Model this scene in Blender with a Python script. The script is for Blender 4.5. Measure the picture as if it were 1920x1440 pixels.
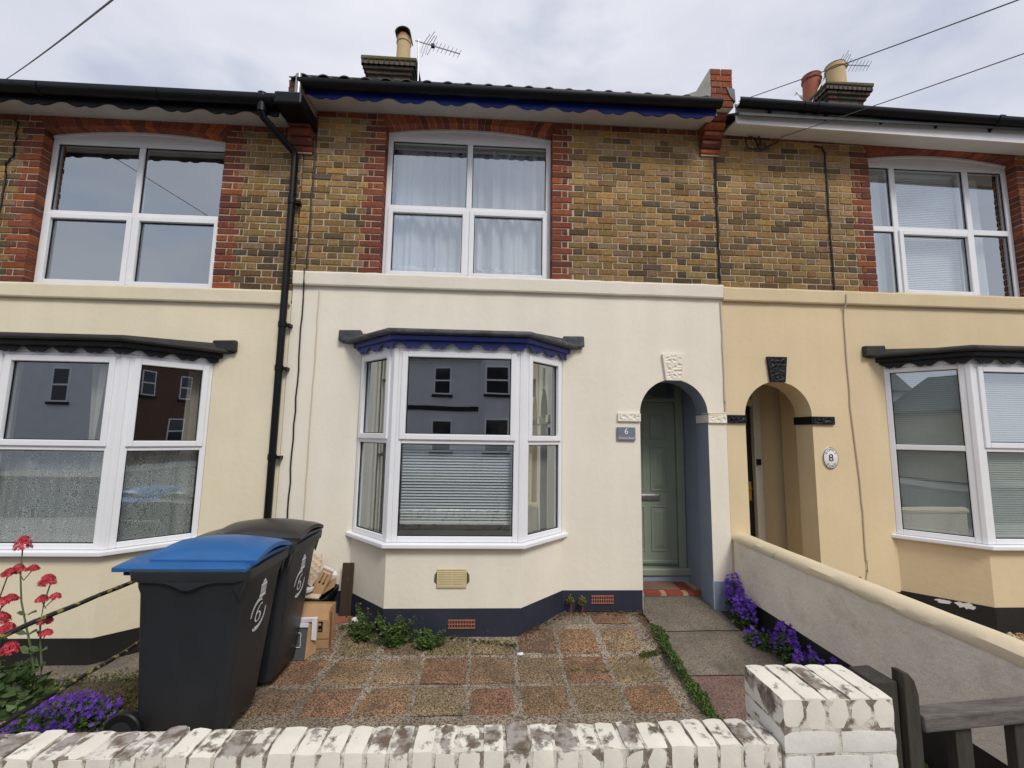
import bpy, math, random
from mathutils import Vector, Matrix, noise as mnoise
random.seed(7)
for _o in list(bpy.data.objects): bpy.data.objects.remove(_o, do_unlink=True)
scene = bpy.context.scene
COL = scene.collection
R_ = math.radians

# ------------------------------------------------------------------ camera
# photograph: 1920x1440, focal length 826 px, pitch 0.115, yaw -0.05, roll -0.016 rad
FPX, PITCH, YAW, ROLL = 826.0, 0.115, -0.05, -0.016
CAM = Vector((0.0, -4.489, 1.827))
def _rot():
    B = Matrix(((1,0,0),(0,0,1),(0,-1,0)))
    Rx = Matrix(((1,0,0),(0,math.cos(PITCH),-math.sin(PITCH)),(0,math.sin(PITCH),math.cos(PITCH))))
    Rz = Matrix(((math.cos(YAW),-math.sin(YAW),0),(math.sin(YAW),math.cos(YAW),0),(0,0,1)))
    Rr = Matrix(((math.cos(ROLL),-math.sin(ROLL),0),(math.sin(ROLL),math.cos(ROLL),0),(0,0,1)))
    return Rz @ Rx @ B @ Rr
ROT = _rot()
cd = bpy.data.cameras.new('camera'); cam = bpy.data.objects.new('camera', cd); COL.objects.link(cam)
cd.sensor_fit = 'HORIZONTAL'; cd.sensor_width = 36.0; cd.lens = 36.0 * FPX / 1920.0
cd.clip_start = 0.05; cd.clip_end = 3000
cam.matrix_world = Matrix.Translation(CAM) @ (ROT @ Matrix(((1,0,0),(0,-1,0),(0,0,-1)))).to_4x4()
scene.camera = cam
def ray(x, y): return ROT @ Vector(((x-960)/FPX, (y-720)/FPX, 1))
def pY(x, y, Y=0.0): d = ray(x, y); return CAM + d*((Y-CAM.y)/d.y)
def pZ(x, y, Z=0.0): d = ray(x, y); return CAM + d*((Z-CAM.z)/d.z)
def pX(x, y, X=0.0): d = ray(x, y); return CAM + d*((X-CAM.x)/d.x)

# ------------------------------------------------------------------ world, sun, exposure
SUN_EL, SUN_AZ = 48.0, 155.0      # azimuth: clockwise from +Y (sun behind and to the right of the camera)
w = bpy.data.worlds.new('World'); scene.world = w; w.use_nodes = True
nt = w.node_tree; N = nt.nodes; L = nt.links; N.clear()
out = N.new('ShaderNodeOutputWorld'); bg = N.new('ShaderNodeBackground'); bg.inputs[1].default_value = 0.12
sky = N.new('ShaderNodeTexSky'); sky.sky_type = 'NISHITA'; sky.sun_disc = False
sky.sun_elevation = R_(SUN_EL); sky.sun_rotation = R_(SUN_AZ); sky.air_density = 1.0; sky.dust_density = 2.0
tc = N.new('ShaderNodeTexCoord'); mp = N.new('ShaderNodeMapping'); mp.inputs['Scale'].default_value = (1.0, 1.0, 2.2)
L.new(tc.outputs['Generated'], mp.inputs[0])
n1 = N.new('ShaderNodeTexNoise'); n1.inputs['Scale'].default_value = 2.1; n1.inputs['Detail'].default_value = 7; n1.inputs['Roughness'].default_value = .52; n1.inputs['Distortion'].default_value = .4
L.new(mp.outputs[0], n1.inputs['Vector'])
cr = N.new('ShaderNodeValToRGB')
cr.color_ramp.elements[0].position = .30; cr.color_ramp.elements[0].color = (.70, .73, .85, 1)
cr.color_ramp.elements[1].position = .70; cr.color_ramp.elements[1].color = (.97, .98, 1.06, 1)
L.new(n1.outputs[0], cr.inputs[0])
sc_ = N.new('ShaderNodeVectorMath'); sc_.operation = 'SCALE'; sc_.inputs['Scale'].default_value = 4.95
L.new(cr.outputs[0], sc_.inputs[0])
n2 = N.new('ShaderNodeTexNoise'); n2.inputs['Scale'].default_value = 3.0; n2.inputs['Detail'].default_value = 5
L.new(mp.outputs[0], n2.inputs['Vector'])
cr2 = N.new('ShaderNodeValToRGB'); cr2.color_ramp.elements[0].position = .33; cr2.color_ramp.elements[1].position = .45
L.new(n2.outputs[0], cr2.inputs[0])
mx = N.new('ShaderNodeMixRGB'); L.new(cr2.outputs[0], mx.inputs[0]); L.new(sky.outputs[0], mx.inputs[1]); L.new(sc_.outputs[0], mx.inputs[2])
mx.inputs[0].default_value = 1
# cloud cover is nearly complete: gaps keep at least 80 % cloud
mr = N.new('ShaderNodeMapRange'); mr.inputs['To Min'].default_value = .7; mr.inputs['To Max'].default_value = 1.0
L.new(cr2.outputs[0], mr.inputs[0]); L.new(mr.outputs[0], mx.inputs[0])
L.new(mx.outputs[0], bg.inputs[0]); L.new(bg.outputs[0], out.inputs[0])
sd = bpy.data.lights.new('sun', 'SUN'); sd.energy = 1.5; sd.angle = R_(18); sd.color = (1, .955, .88)
so = bpy.data.objects.new('sun', sd); COL.objects.link(so)
_az, _el = R_(SUN_AZ), R_(SUN_EL)
_sdir = Vector((math.sin(_az)*math.cos(_el), math.cos(_az)*math.cos(_el), math.sin(_el)))
so.rotation_euler = (-_sdir).to_track_quat('-Z', 'Y').to_euler(); so.location = (6, -14, 16)
vs = scene.view_settings; vs.view_transform = 'Standard'; vs.look = 'None'; vs.exposure = 0.58; vs.gamma = 1; vs.use_curve_mapping = False
scene.render.engine = 'CYCLES'

# ------------------------------------------------------------------ mesh helpers
class MB:
    """collects faces; build() links them as one mesh object"""
    def __init__(s, T=None): s.v = []; s.f = []; s.c = []; s.T = T
    def add(s, vs, fs, col=None):
        b = len(s.v)
        for p in vs: s.v.append(tuple(s.T(*p)) if s.T else tuple(p))
        for f in fs: s.f.append(tuple(b+i for i in f)); s.c.append(col)
    def box(s, x0, x1, y0, y1, z0, z1, col=None, j=0.0):
        V = [(x,y,z) for x in (x0,x1) for y in (y0,y1) for z in (z0,z1)]
        if j: V = [(x+random.uniform(-j,j), y+random.uniform(-j,j), z+random.uniform(-j,j)) for x,y,z in V]
        s.add(V, [(0,1,3,2),(4,6,7,5),(0,4,5,1),(2,3,7,6),(0,2,6,4),(1,5,7,3)], col)
    def quad(s, a, b, c, d, col=None): s.add([a,b,c,d], [(0,1,2,3)], col)
    def prism(s, poly, fn, h0, h1, col=None):
        """poly: 2-D points, fn(p,h)->3-D"""
        n = len(poly); V = [fn(p,h0) for p in poly]+[fn(p,h1) for p in poly]
        F = [tuple(range(n))[::-1], tuple(range(n,2*n))]+[(i,(i+1)%n,n+(i+1)%n,n+i) for i in range(n)]
        s.add(V, F, col)
    def tube(s, pts, r, n=8, col=None, caps=True):
        pts = [Vector(p) for p in pts]; m = len(pts); V = []; F = []
        rs = r if isinstance(r, (list,tuple)) else [r]*m
        for i, p in enumerate(pts):
            t = (pts[min(i+1,m-1)]-pts[max(i-1,0)]).normalized()
            a = t.cross(Vector((0,0,1)))
            if a.length < .05: a = t.cross(Vector((1,0,0)))
            a.normalize(); b = t.cross(a)
            for k in range(n):
                an = 2*math.pi*k/n; V.append(tuple(p+(a*math.cos(an)+b*math.sin(an))*rs[i]))
        for i in range(m-1):
            for k in range(n): F.append((i*n+k, i*n+(k+1)%n, (i+1)*n+(k+1)%n, (i+1)*n+k))
        if caps: F.append(tuple(range(n))[::-1]); F.append(tuple((m-1)*n+k for k in range(n)))
        s.add(V, F, col)
    def lathe(s, prof, c, n=20, col=None, axis='z'):
        V = []; F = []; m = len(prof)
        for r, h in prof:
            for k in range(n):
                a = 2*math.pi*k/n; x, y = r*math.cos(a), r*math.sin(a)
                V.append((c[0]+x, c[1]+y, c[2]+h) if axis=='z' else ((c[0]+x, c[1]+h, c[2]+y) if axis=='y' else (c[0]+h, c[1]+x, c[2]+y)))
        for i in range(m-1):
            for k in range(n): F.append((i*n+k, i*n+(k+1)%n, (i+1)*n+(k+1)%n, (i+1)*n+k))
        F.append(tuple(range(n))[::-1]); F.append(tuple((m-1)*n+k for k in range(n)))
        s.add(V, F, col)
    def loft(s, rings, col=None, caps=True):
        n = len(rings[0]); V = [p for r in rings for p in r]; F = []
        for i in range(len(rings)-1):
            for k in range(n): F.append((i*n+k, i*n+(k+1)%n, (i+1)*n+(k+1)%n, (i+1)*n+k))
        if caps: F.append(tuple(range(n))[::-1]); F.append(tuple((len(rings)-1)*n+k for k in range(n)))
        s.add(V, F, col)
    def build(s, name, mat, parent=None, smooth=False, bevel=0, loc=None, seg=2):
        me = bpy.data.meshes.new(name); me.from_pydata(s.v, [], s.f); me.update()
        if any(c is not None for c in s.c):
            at = me.color_attributes.new('tint', 'FLOAT_COLOR', 'CORNER')
            buf = []
            for p, c in zip(me.polygons, s.c):
                c = c or (1,1,1)
                buf += [c[0],c[1],c[2],1.0]*p.loop_total
            at.data.foreach_set('color', buf)
        me.materials.append(mat)
        o = bpy.data.objects.new(name, me); COL.objects.link(o)
        if parent is not None: o.parent = parent
        if smooth:
            me.polygons.foreach_set('use_smooth', [True]*len(me.polygons))
            try: me.set_sharp_from_angle(angle=R_(40))
            except Exception: pass
        if bevel:
            md = o.modifiers.new('bevel', 'BEVEL'); md.width = bevel; md.segments = seg; md.limit_method = 'ANGLE'; md.angle_limit = R_(40)
        if loc: o.location = loc
        return o
def tag(o, label=None, cat=None, group=None, kind=None):
    if label: o['label'] = label
    if cat: o['category'] = cat
    if group: o['group'] = group
    if kind: o['kind'] = kind
    return o
def empty(name, loc, label, cat, group=None):
    o = bpy.data.objects.new(name, None); COL.objects.link(o); o.location = (0,0,0); o.empty_display_size = .1
    o['base'] = list(loc); o.location = loc
    o.matrix_parent_inverse  # identity
    return tag(o, label, cat, group)
def adopt(o, parent):
    """parent keeping world coordinates (all meshes here are in world coordinates)"""
    o.parent = parent; o.matrix_parent_inverse = world_m(parent).inverted()
    return o
def world_m(o):
    m = Matrix.Translation(o.location) @ o.rotation_euler.to_matrix().to_4x4()
    if o.parent: m = world_m(o.parent) @ o.matrix_parent_inverse @ m
    return m
_b0 = MB.build
def _build(s, name, mat, parent=None, **k):
    o = _b0(s, name, mat, None, **k)
    if parent is not None: adopt(o, parent)
    return o
MB.build = _build

# ------------------------------------------------------------------ materials
def S(c):  # sRGB 0-255 -> linear
    return tuple(((v/255)/12.92 if v/255 <= .04045 else ((v/255+.055)/1.055)**2.4) for v in c)
_M = {}
def mat(name, col=(.5,.5,.5), rough=.7, var=.12, vs=6.0, fine=.08, fs=90.0, bump=.15, bs=60.0, bd=.003, tint=False, spec=.5, metal=0.0,
        spots=None, spot_scale=8.0, spot_pos=.62, spot_w=.06, spot_col=(.1,.1,.1), stretch=None, coat=0.0, voro=None, sheen=0, trans=None, streak=0):
    if name in _M: return _M[name]
    m = bpy.data.materials.new(name); m.use_nodes = True; t = m.node_tree; n = t.nodes; l = t.links; n.clear()
    o = n.new('ShaderNodeOutputMaterial'); p = n.new('ShaderNodeBsdfPrincipled'); l.new(p.outputs[0], o.inputs[0])
    g = n.new('ShaderNodeNewGeometry'); vec = g.outputs['Position']
    if stretch:
        mpn = n.new('ShaderNodeMapping'); mpn.inputs['Scale'].default_value = stretch; l.new(vec, mpn.inputs[0]); vec = mpn.outputs[0]
    def noise(sc, det=5, ro=.55):
        a = n.new('ShaderNodeTexNoise'); a.inputs['Scale'].default_value = sc; a.inputs['Detail'].default_value = det; a.inputs['Roughness'].default_value = ro
        l.new(vec, a.inputs['Vector']); return a.outputs[0]
    if tint:
        at = n.new('ShaderNodeAttribute'); at.attribute_name = 'tint'; base = at.outputs['Color']
    else:
        rg = n.new('ShaderNodeRGB'); rg.outputs[0].default_value = (*col, 1); base = rg.outputs[0]
    def scale_by(base, src, amt):
        r = n.new('ShaderNodeMapRange'); r.inputs['From Min'].default_value = .25; r.inputs['From Max'].default_value = .75
        r.inputs['To Min'].default_value = 1-amt; r.inputs['To Max'].default_value = 1+amt; l.new(src, r.inputs[0])
        v = n.new('ShaderNodeVectorMath'); v.operation = 'SCALE'; l.new(base, v.inputs[0]); l.new(r.outputs[0], v.inputs['Scale']); return v.outputs[0]
    if var: base = scale_by(base, noise(vs), var)
    if fine: base = scale_by(base, noise(fs, 3, .7), fine)
    if streak:   # rain streaks: noise drawn out vertically
        ms_ = n.new('ShaderNodeMapping'); ms_.inputs['Scale'].default_value = (4.5,4.5,.35); l.new(g.outputs['Position'], ms_.inputs[0])
        sn = n.new('ShaderNodeTexNoise'); sn.inputs['Scale'].default_value = 1.0; sn.inputs['Detail'].default_value = 5; l.new(ms_.outputs[0], sn.inputs['Vector']); base = scale_by(base, sn.outputs[0], streak)
    if voro:   # (scale, amount): pebble-like cells with random lightness
        vo = n.new('ShaderNodeTexVoronoi'); vo.inputs['Scale'].default_value = voro[0]; l.new(vec, vo.inputs['Vector'])
        sp = n.new('ShaderNodeSeparateColor'); l.new(vo.outputs['Color'], sp.inputs[0])
        base = scale_by(base, sp.outputs[0], voro[1])
    if spots:
        cr_ = n.new('ShaderNodeValToRGB'); cr_.color_ramp.elements[0].position = spot_pos; cr_.color_ramp.elements[1].position = spot_pos+spot_w
        l.new(noise(spot_scale, 8, .62), cr_.inputs[0])
        mu = n.new('ShaderNodeMath'); mu.operation = 'MULTIPLY'; mu.inputs[1].default_value = spots; l.new(cr_.outputs[0], mu.inputs[0])
        mi = n.new('ShaderNodeMixRGB'); l.new(mu.outputs[0], mi.inputs[0]); l.new(base, mi.inputs[1]); mi.inputs[2].default_value = (*spot_col, 1); base = mi.outputs[0]
    l.new(base, p.inputs['Base Color'])
    p.inputs['Roughness'].default_value = rough; p.inputs['Specular IOR Level'].default_value = spec; p.inputs['Metallic'].default_value = metal
    p.inputs['Coat Weight'].default_value = coat
    if bump:
        b = n.new('ShaderNodeBump'); b.inputs['Strength'].default_value = bump; b.inputs['Distance'].default_value = bd
        if voro:
            l.new(vo.outputs['Distance'], b.inputs['Height']); b.invert = True
        else: l.new(noise(bs, 6, .6), b.inputs['Height'])
        l.new(b.outputs[0], p.inputs['Normal'])
    if trans:
        tr = n.new('ShaderNodeBsdfTranslucent'); l.new(base, tr.inputs[0]); ms = n.new('ShaderNodeMixShader'); ms.inputs[0].default_value = trans
        l.new(p.outputs[0], ms.inputs[1]); l.new(tr.outputs[0], ms.inputs[2]); l.new(ms.outputs[0], o.inputs[0])
    _M[name] = m; return m
def alpha_mat(name, col, hole, mask='solid', sc=40.0, tr=.45):
    """thin cloth: translucent, with holes (share = hole) or a lace pattern"""
    if name in _M: return _M[name]
    m = bpy.data.materials.new(name); m.use_nodes = True; t = m.node_tree; n = t.nodes; l = t.links; n.clear()
    o = n.new('ShaderNodeOutputMaterial'); d = n.new('ShaderNodeBsdfDiffuse'); d.inputs[0].default_value = (*col,1)
    tl = n.new('ShaderNodeBsdfTranslucent'); tl.inputs[0].default_value = (*col,1); mx = n.new('ShaderNodeMixShader'); mx.inputs[0].default_value = tr
    l.new(d.outputs[0], mx.inputs[1]); l.new(tl.outputs[0], mx.inputs[2])
    tp = n.new('ShaderNodeBsdfTransparent'); ma = n.new('ShaderNodeMixShader'); l.new(mx.outputs[0], ma.inputs[1]); l.new(tp.outputs[0], ma.inputs[2])
    if mask == 'lace':
        g = n.new('ShaderNodeNewGeometry')
        vo = n.new('ShaderNodeTexVoronoi'); vo.inputs['Scale'].default_value = sc; vo.feature = 'F1'; l.new(g.outputs['Position'], vo.inputs['Vector'])
        wv = n.new('ShaderNodeMath'); wv.operation = 'MULTIPLY'; wv.inputs[1].default_value = 26.0; l.new(vo.outputs['Distance'], wv.inputs[0])
        no = n.new('ShaderNodeTexNoise'); no.inputs['Scale'].default_value = sc*1.6; no.inputs['Detail'].default_value = 2; l.new(g.outputs['Position'], no.inputs['Vector'])
        ad = n.new('ShaderNodeMath'); ad.operation = 'MULTIPLY_ADD'; ad.inputs[1].default_value = 9.0; l.new(no.outputs[0], ad.inputs[0]); l.new(wv.outputs[0], ad.inputs[2])
        si = n.new('ShaderNodeMath'); si.operation = 'SINE'; l.new(ad.outputs[0], si.inputs[0])
        r = n.new('ShaderNodeMapRange'); r.inputs['From Min'].default_value = -.2; r.inputs['From Max'].default_value = .5; r.inputs['To Min'].default_value = hole; r.inputs['To Max'].default_value = .05
        l.new(si.outputs[0], r.inputs[0]); l.new(r.outputs[0], ma.inputs[0])
    else: ma.inputs[0].default_value = hole
    l.new(ma.outputs[0], o.inputs[0]); _M[name] = m; return m
def glass_mat(name, r0=.37, tintc=(.93,.96,.95)):
    m = bpy.data.materials.new(name); m.use_nodes = True; t = m.node_tree; n = t.nodes; l = t.links; n.clear()
    o = n.new('ShaderNodeOutputMaterial'); gl = n.new('ShaderNodeBsdfGlossy'); gl.inputs['Roughness'].default_value = 0.0; gl.inputs[0].default_value = (.86,.94,1,1)
    tp = n.new('ShaderNodeBsdfTransparent'); tp.inputs[0].default_value = (*tintc,1)
    # Schlick reflectance of double glazing, the same from both sides of the pane
    gg = n.new('ShaderNodeNewGeometry'); dt = n.new('ShaderNodeVectorMath'); dt.operation = 'DOT_PRODUCT'; l.new(gg.outputs['Normal'], dt.inputs[0]); l.new(gg.outputs['Incoming'], dt.inputs[1])
    ab = n.new('ShaderNodeMath'); ab.operation = 'ABSOLUTE'; l.new(dt.outputs['Value'], ab.inputs[0])
    om = n.new('ShaderNodeMath'); om.operation = 'SUBTRACT'; om.inputs[0].default_value = 1.0; l.new(ab.outputs[0], om.inputs[1])
    pw = n.new('ShaderNodeMath'); pw.operation = 'POWER'; pw.inputs[1].default_value = 3.0; l.new(om.outputs[0], pw.inputs[0])
    fr = n.new('ShaderNodeMapRange'); fr.inputs['To Min'].default_value = r0; fr.inputs['To Max'].default_value = 1.0; l.new(pw.outputs[0], fr.inputs[0])
    g = n.new('ShaderNodeNewGeometry'); no = n.new('ShaderNodeTexNoise'); no.inputs['Scale'].default_value = 1.3; no.inputs['Detail'].default_value = 1; l.new(g.outputs['Position'], no.inputs['Vector'])
    b = n.new('ShaderNodeBump'); b.inputs['Strength'].default_value = .05; b.inputs['Distance'].default_value = .02; l.new(no.outputs[0], b.inputs['Height']); l.new(b.outputs[0], gl.inputs['Normal'])
    mx = n.new('ShaderNodeMixShader'); l.new(fr.outputs[0], mx.inputs[0]); l.new(tp.outputs[0], mx.inputs[1]); l.new(gl.outputs[0], mx.inputs[2]); l.new(mx.outputs[0], o.inputs[0])
    return m
def peel_mat(name, paint, bias, edge=.30):
    """flaking masonry paint: it comes off mostly along the edges of each brick, baring grey and brown"""
    m = bpy.data.materials.new(name); m.use_nodes = True; t = m.node_tree; n = t.nodes; l = t.links; n.clear()
    o = n.new('ShaderNodeOutputMaterial'); p = n.new('ShaderNodeBsdfPrincipled'); l.new(p.outputs[0], o.inputs[0]); p.inputs['Roughness'].default_value = .8
    g = n.new('ShaderNodeNewGeometry'); tcn = n.new('ShaderNodeTexCoord'); sx = n.new('ShaderNodeSeparateXYZ'); l.new(tcn.outputs['Generated'], sx.inputs[0])
    def mth(op, a, b=None, clamp=False):
        k = n.new('ShaderNodeMath'); k.operation = op; k.use_clamp = clamp
        for i_, v_ in ((0,a),(1,b)):
            if v_ is None: continue
            if isinstance(v_, (int,float)): k.inputs[i_].default_value = v_
            else: l.new(v_, k.inputs[i_])
        return k.outputs[0]
    def nse(sc, det=6, ro=.6):
        k = n.new('ShaderNodeTexNoise'); k.inputs['Scale'].default_value = sc; k.inputs['Detail'].default_value = det; k.inputs['Roughness'].default_value = ro; l.new(g.outputs['Position'], k.inputs['Vector']); return k.outputs[0]
    ed = None
    for ax in (0,2):
        e_ = mth('POWER', mth('ABSOLUTE', mth('MULTIPLY_ADD', sx.outputs[ax], 2.0)), 7.0)
        n.active = None
        ed = e_ if ed is None else mth('MAXIMUM', ed, mth('MULTIPLY', e_, .55))
    for k in n:
        if k.type == 'MATH' and k.operation == 'MULTIPLY_ADD': k.inputs[2].default_value = -1.0
    wear = mth('ADD', mth('ADD', mth('MULTIPLY', ed, edge), nse(9.5, 8, .68)), mth('MULTIPLY', nse(2.2, 3), .5))
    mr_ = n.new('ShaderNodeMapRange'); mr_.inputs['From Min'].default_value = bias; mr_.inputs['From Max'].default_value = bias+.07; l.new(wear, mr_.inputs[0])
    bare = n.new('ShaderNodeValToRGB'); bare.color_ramp.elements[0].position = .42; bare.color_ramp.elements[0].color = (.13,.095,.065,1); bare.color_ramp.elements[1].position = .58; bare.color_ramp.elements[1].color = (.34,.31,.28,1); l.new(nse(17,5), bare.inputs[0])
    pr = n.new('ShaderNodeValToRGB'); pr.color_ramp.elements[0].position = .3; pr.color_ramp.elements[0].color = (*[v*.84 for v in paint],1); pr.color_ramp.elements[1].position = .62; pr.color_ramp.elements[1].color = (*paint,1); l.new(nse(6,6,.65), pr.inputs[0])
    mi = n.new('ShaderNodeMixRGB'); l.new(mr_.outputs[0], mi.inputs[0]); l.new(pr.outputs[0], mi.inputs[1]); l.new(bare.outputs[0], mi.inputs[2]); l.new(mi.outputs[0], p.inputs['Base Color'])
    hgt = mth('SUBTRACT', mth('MULTIPLY', nse(34,6), .5), mr_.outputs[0])
    b = n.new('ShaderNodeBump'); b.inputs['Strength'].default_value = .6; b.inputs['Distance'].default_value = .006; l.new(hgt, b.inputs['Height']); l.new(b.outputs[0], p.inputs['Normal'])
    _M[name] = m; return m
peel_mat('peel', (.78,.745,.65), .95, .42); peel_mat('peel_worn', (.73,.70,.62), .81, .36); peel_mat('peel_face', (.74,.725,.67), 1.02, .26)
GLASS = glass_mat('glass')
mat('render_mid', (.80,.745,.635), .85, .05, 1.6, .03, 120, .28, 16, .010, streak=.035, spots=.26, spot_scale=1.1, spot_pos=.56, spot_w=.3, spot_col=(.50,.45,.38))
mat('render_left', (.755,.675,.50), .85, .05, 1.6, .03, 120, .28, 16, .010, streak=.035, spots=.25, spot_scale=1.3, spot_pos=.55, spot_w=.3, spot_col=(.5,.44,.32))
mat('render_right', (.69,.56,.355), .85, .05, 1.6, .03, 120, .28, 16, .010, streak=.035, spots=.25, spot_scale=1.3, spot_pos=.55, spot_w=.3, spot_col=(.5,.38,.22))
mat('mortar', (.47,.40,.30), .95, .2, 5, .15, 160, .5, 200, .003)
mat('brick', rough=.92, var=.30, vs=26, fine=.28, fs=150, bump=.9, bs=70, bd=.008, tint=True, spots=.6, spot_scale=38, spot_pos=.57, spot_w=.1, spot_col=(.05,.036,.02))
mat('upvc', (.80,.81,.84), .28, .03, 3, .01, 60, 0, spec=.5)
mat('soffit_paint', (.55,.53,.50), .6, .1, 5, .05, 60, .1)
mat('white_paint', (.78,.77,.76), .45, .05, 6, .02, 60, .05)
mat('black_paint', (.007,.008,.010), .5, .2, 6, .1, 80, .2, 40, .003, spec=.3)
mat('black_plastic', (.004,.005,.007), .42, .1, 5, .0, 60, 0, spec=.25)
mat('blue_paint', (.008,.024,.19), .4, .2, 7, .08, 90, .15, 50, .002, spots=.7, spot_scale=13, spot_pos=.68, spot_w=.03, spot_col=(.02,.03,.07))
mat('lead', (.06,.066,.075), .55, .35, 7, .12, 60, .3, 22, .006, spots=.8, spot_scale=9, spot_pos=.48, spot_w=.12, spot_col=(.018,.02,.018))
mat('lead_black', (.018,.018,.016), .6, .4, 7, .12, 60, .4, 22, .008, spots=.5, spot_scale=14, spot_pos=.6, spot_w=.1, spot_col=(.07,.06,.045))
mat('navy', (.022,.026,.045), .55, .2, 4, .1, 70, .3, 60, .003, spots=.5, spot_scale=22, spot_pos=.66, spot_w=.05, spot_col=(.12,.11,.11))
mat('bitumen', (.010,.010,.010), .6, .3, 5, .1, 70, .4, 40, .004, spots=.35, spot_scale=6, spot_pos=.6, spot_w=.1, spot_col=(.05,.055,.03))
mat('sage', (.265,.31,.24), .42, .06, 4, .02, 70, .05, 40, .001)
mat('porch_blue', (.255,.30,.37), .75, .08, 3, .03, 90, .2, 120, .002)
mat('cement', (.79,.735,.62), .92, .14, 2.6, .12, 120, .8, 30, .012, spots=.5, spot_scale=4, spot_pos=.53, spot_w=.16, spot_col=(.50,.46,.39))
mat('concrete_cap', (.68,.58,.41), .85, .08, 3, .04, 90, .4, 25, .006, spots=.6, spot_scale=7, spot_pos=.66, spot_w=.05, spot_col=(.42,.38,.3))
mat('concrete_path', (.175,.145,.112), .92, .25, 3.0, .3, 260, .7, 200, .004, voro=(170,.42), spots=.75, spot_scale=2.6, spot_pos=.47, spot_w=.18, spot_col=(.095,.08,.062))
mat('joint_mortar', (.22,.18,.135), .95, .3, 3, .2, 150, .7, 60, .006, voro=(120, .6), spots=.7, spot_scale=2.2, spot_pos=.52, spot_w=.2, spot_col=(.11,.085,.06))
mat('slab', rough=.92, var=.22, vs=7, fine=.2, fs=210, bump=.9, bd=.008, tint=True, voro=(170, .7), spots=.6, spot_scale=4.5, spot_pos=.5, spot_w=.2, spot_col=(.085,.065,.045))
mat('soil', (.075,.055,.035), .97, .4, 9, .3, 120, .9, 60, .015, spots=.6, spot_scale=9, spot_pos=.52, spot_w=.1, spot_col=(.085,.085,.022))
mat('gravel_base', (.34,.23,.13), .95, .2, 4, .2, 120, .9, 60, .012, voro=(62,.75))
mat('earth', (.10,.085,.06), .95, .3, 4, .2, 80, .5, 30, .01)
mat('tarmac', (.05,.05,.052), .95, .2, 3, .2, 150, .5, 150, .004)
mat('pavement', (.24,.23,.21), .95, .15, 3, .12, 120, .3, 90, .003)
mat('pot_buff', (.52,.38,.20), .8, .08, 6, .05, 80, .1)
mat('pot_red', (.33,.105,.055), .8, .15, 6, .08, 80, .15)
mat('moss_cap', (.13,.12,.07), .97, .35, 12, .25, 90, .8, 40, .012, spots=.85, spot_scale=6, spot_pos=.48, spot_w=.12, spot_col=(.085,.10,.025))
mat('slate', (.05,.055,.06), .7, .2, 6, .1, 80, .2, 40, .003)
mat('pantile', (.035,.042,.036), .75, .35, 9, .15, 90, .4, 40, .005, spots=.5, spot_scale=16, spot_pos=.66, spot_w=.04, spot_col=(.4,.38,.32))
mat('metal', (.30,.30,.31), .35, .1, 9, .05, 60, 0, metal=.9)
mat('dark_metal', (.04,.04,.045), .45, .1, 9, .05, 60, 0, metal=.5)
mat('brass', (.55,.38,.10), .3, .05, 9, 0, 60, 0, metal=.9)
mat('rust_rail', (.02,.02,.018), .55, .2, 20, .1, 80, .4, 60, .004, spots=.95, spot_scale=17, spot_pos=.53, spot_w=.05, spot_col=(.32,.25,.075))
mat('terracotta', (.30,.115,.07), .85, .15, 20, .1, 90, .3, 60, .003)
mat('quarry_red', (.27,.06,.032), .7, .15, 16, .08, 90, .2, 60, .002)
mat('quarry_buff', (.42,.27,.15), .7, .12, 16, .08, 90, .2, 60, .002)
mat('doormat', (.20,.115,.085), .98, .2, 10, .3, 260, .8, 260, .006, stretch=(1,3,1))
mat('vent_buff', (.60,.50,.28), .5, .08, 12, .03, 60, .05)
mat('soot_mortar', (.11,.095,.07), .95, .3, 12, .2, 90, .5, 60, .004)
mat('wire_grey', (.06,.06,.065), .5, 0, 5, 0, 60, 0)
mat('cable_black', (.012,.012,.012), .5, 0, 5, 0, 60, 0)
mat('cable_cream', (.60,.52,.40), .6, 0, 5, 0, 60, 0)
mat('bin_plastic', (.022,.025,.030), .42, .22, 3, .10, 60, .12, 260, .001, spots=.45, spot_scale=16, spot_pos=.66, spot_w=.12, spot_col=(.065,.062,.056), spec=.5, stretch=(1,1,.5))
mat('lid_blue', (.018,.105,.30), .36, .08, 5, .03, 60, .05, 200, .001, spots=.3, spot_scale=7, spot_pos=.6, spot_w=.15, spot_col=(.05,.13,.28))
mat('lid_black', (.030,.028,.027), .32, .15, 5, .05, 60, .08, 200, .001, spots=.35, spot_scale=6, spot_pos=.55, spot_w=.15, spot_col=(.06,.055,.05))
mat('decal_white', (.80,.80,.82), .5, 0, 5, 0, 60, 0)
mat('cardboard', (.40,.245,.12), .85, .12, 7, .05, 90, .1, 40, .002, stretch=(1,1,1))
mat('card_dark', (.075,.08,.085), .7, .1, 7, .04, 90, .05)
mat('paper_white', (.74,.72,.76), .8, .06, 12, .03, 90, .1)
mat('egg_card', (.56,.46,.34), .9, .12, 12, .06, 90, .2)
mat('plank_wood', (.045,.028,.016), .75, .35, 9, .2, 60, .4, 30, .004, stretch=(3,3,.4), spots=.6, spot_scale=5, spot_pos=.6, spot_w=.1, spot_col=(.16,.085,.04))
mat('grey_wood', (.12,.105,.095), .9, .35, 9, .25, 50, .6, 30, .005, stretch=(.5,4,4), spots=.6, spot_scale=7, spot_pos=.5, spot_w=.15, spot_col=(.035,.034,.026))
mat('dark_wood', (.038,.034,.026), .9, .4, 9, .25, 50, .6, 30, .005, stretch=(4,4,.5), spots=.5, spot_scale=7, spot_pos=.55, spot_w=.15, spot_col=(.075,.06,.04))
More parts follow.
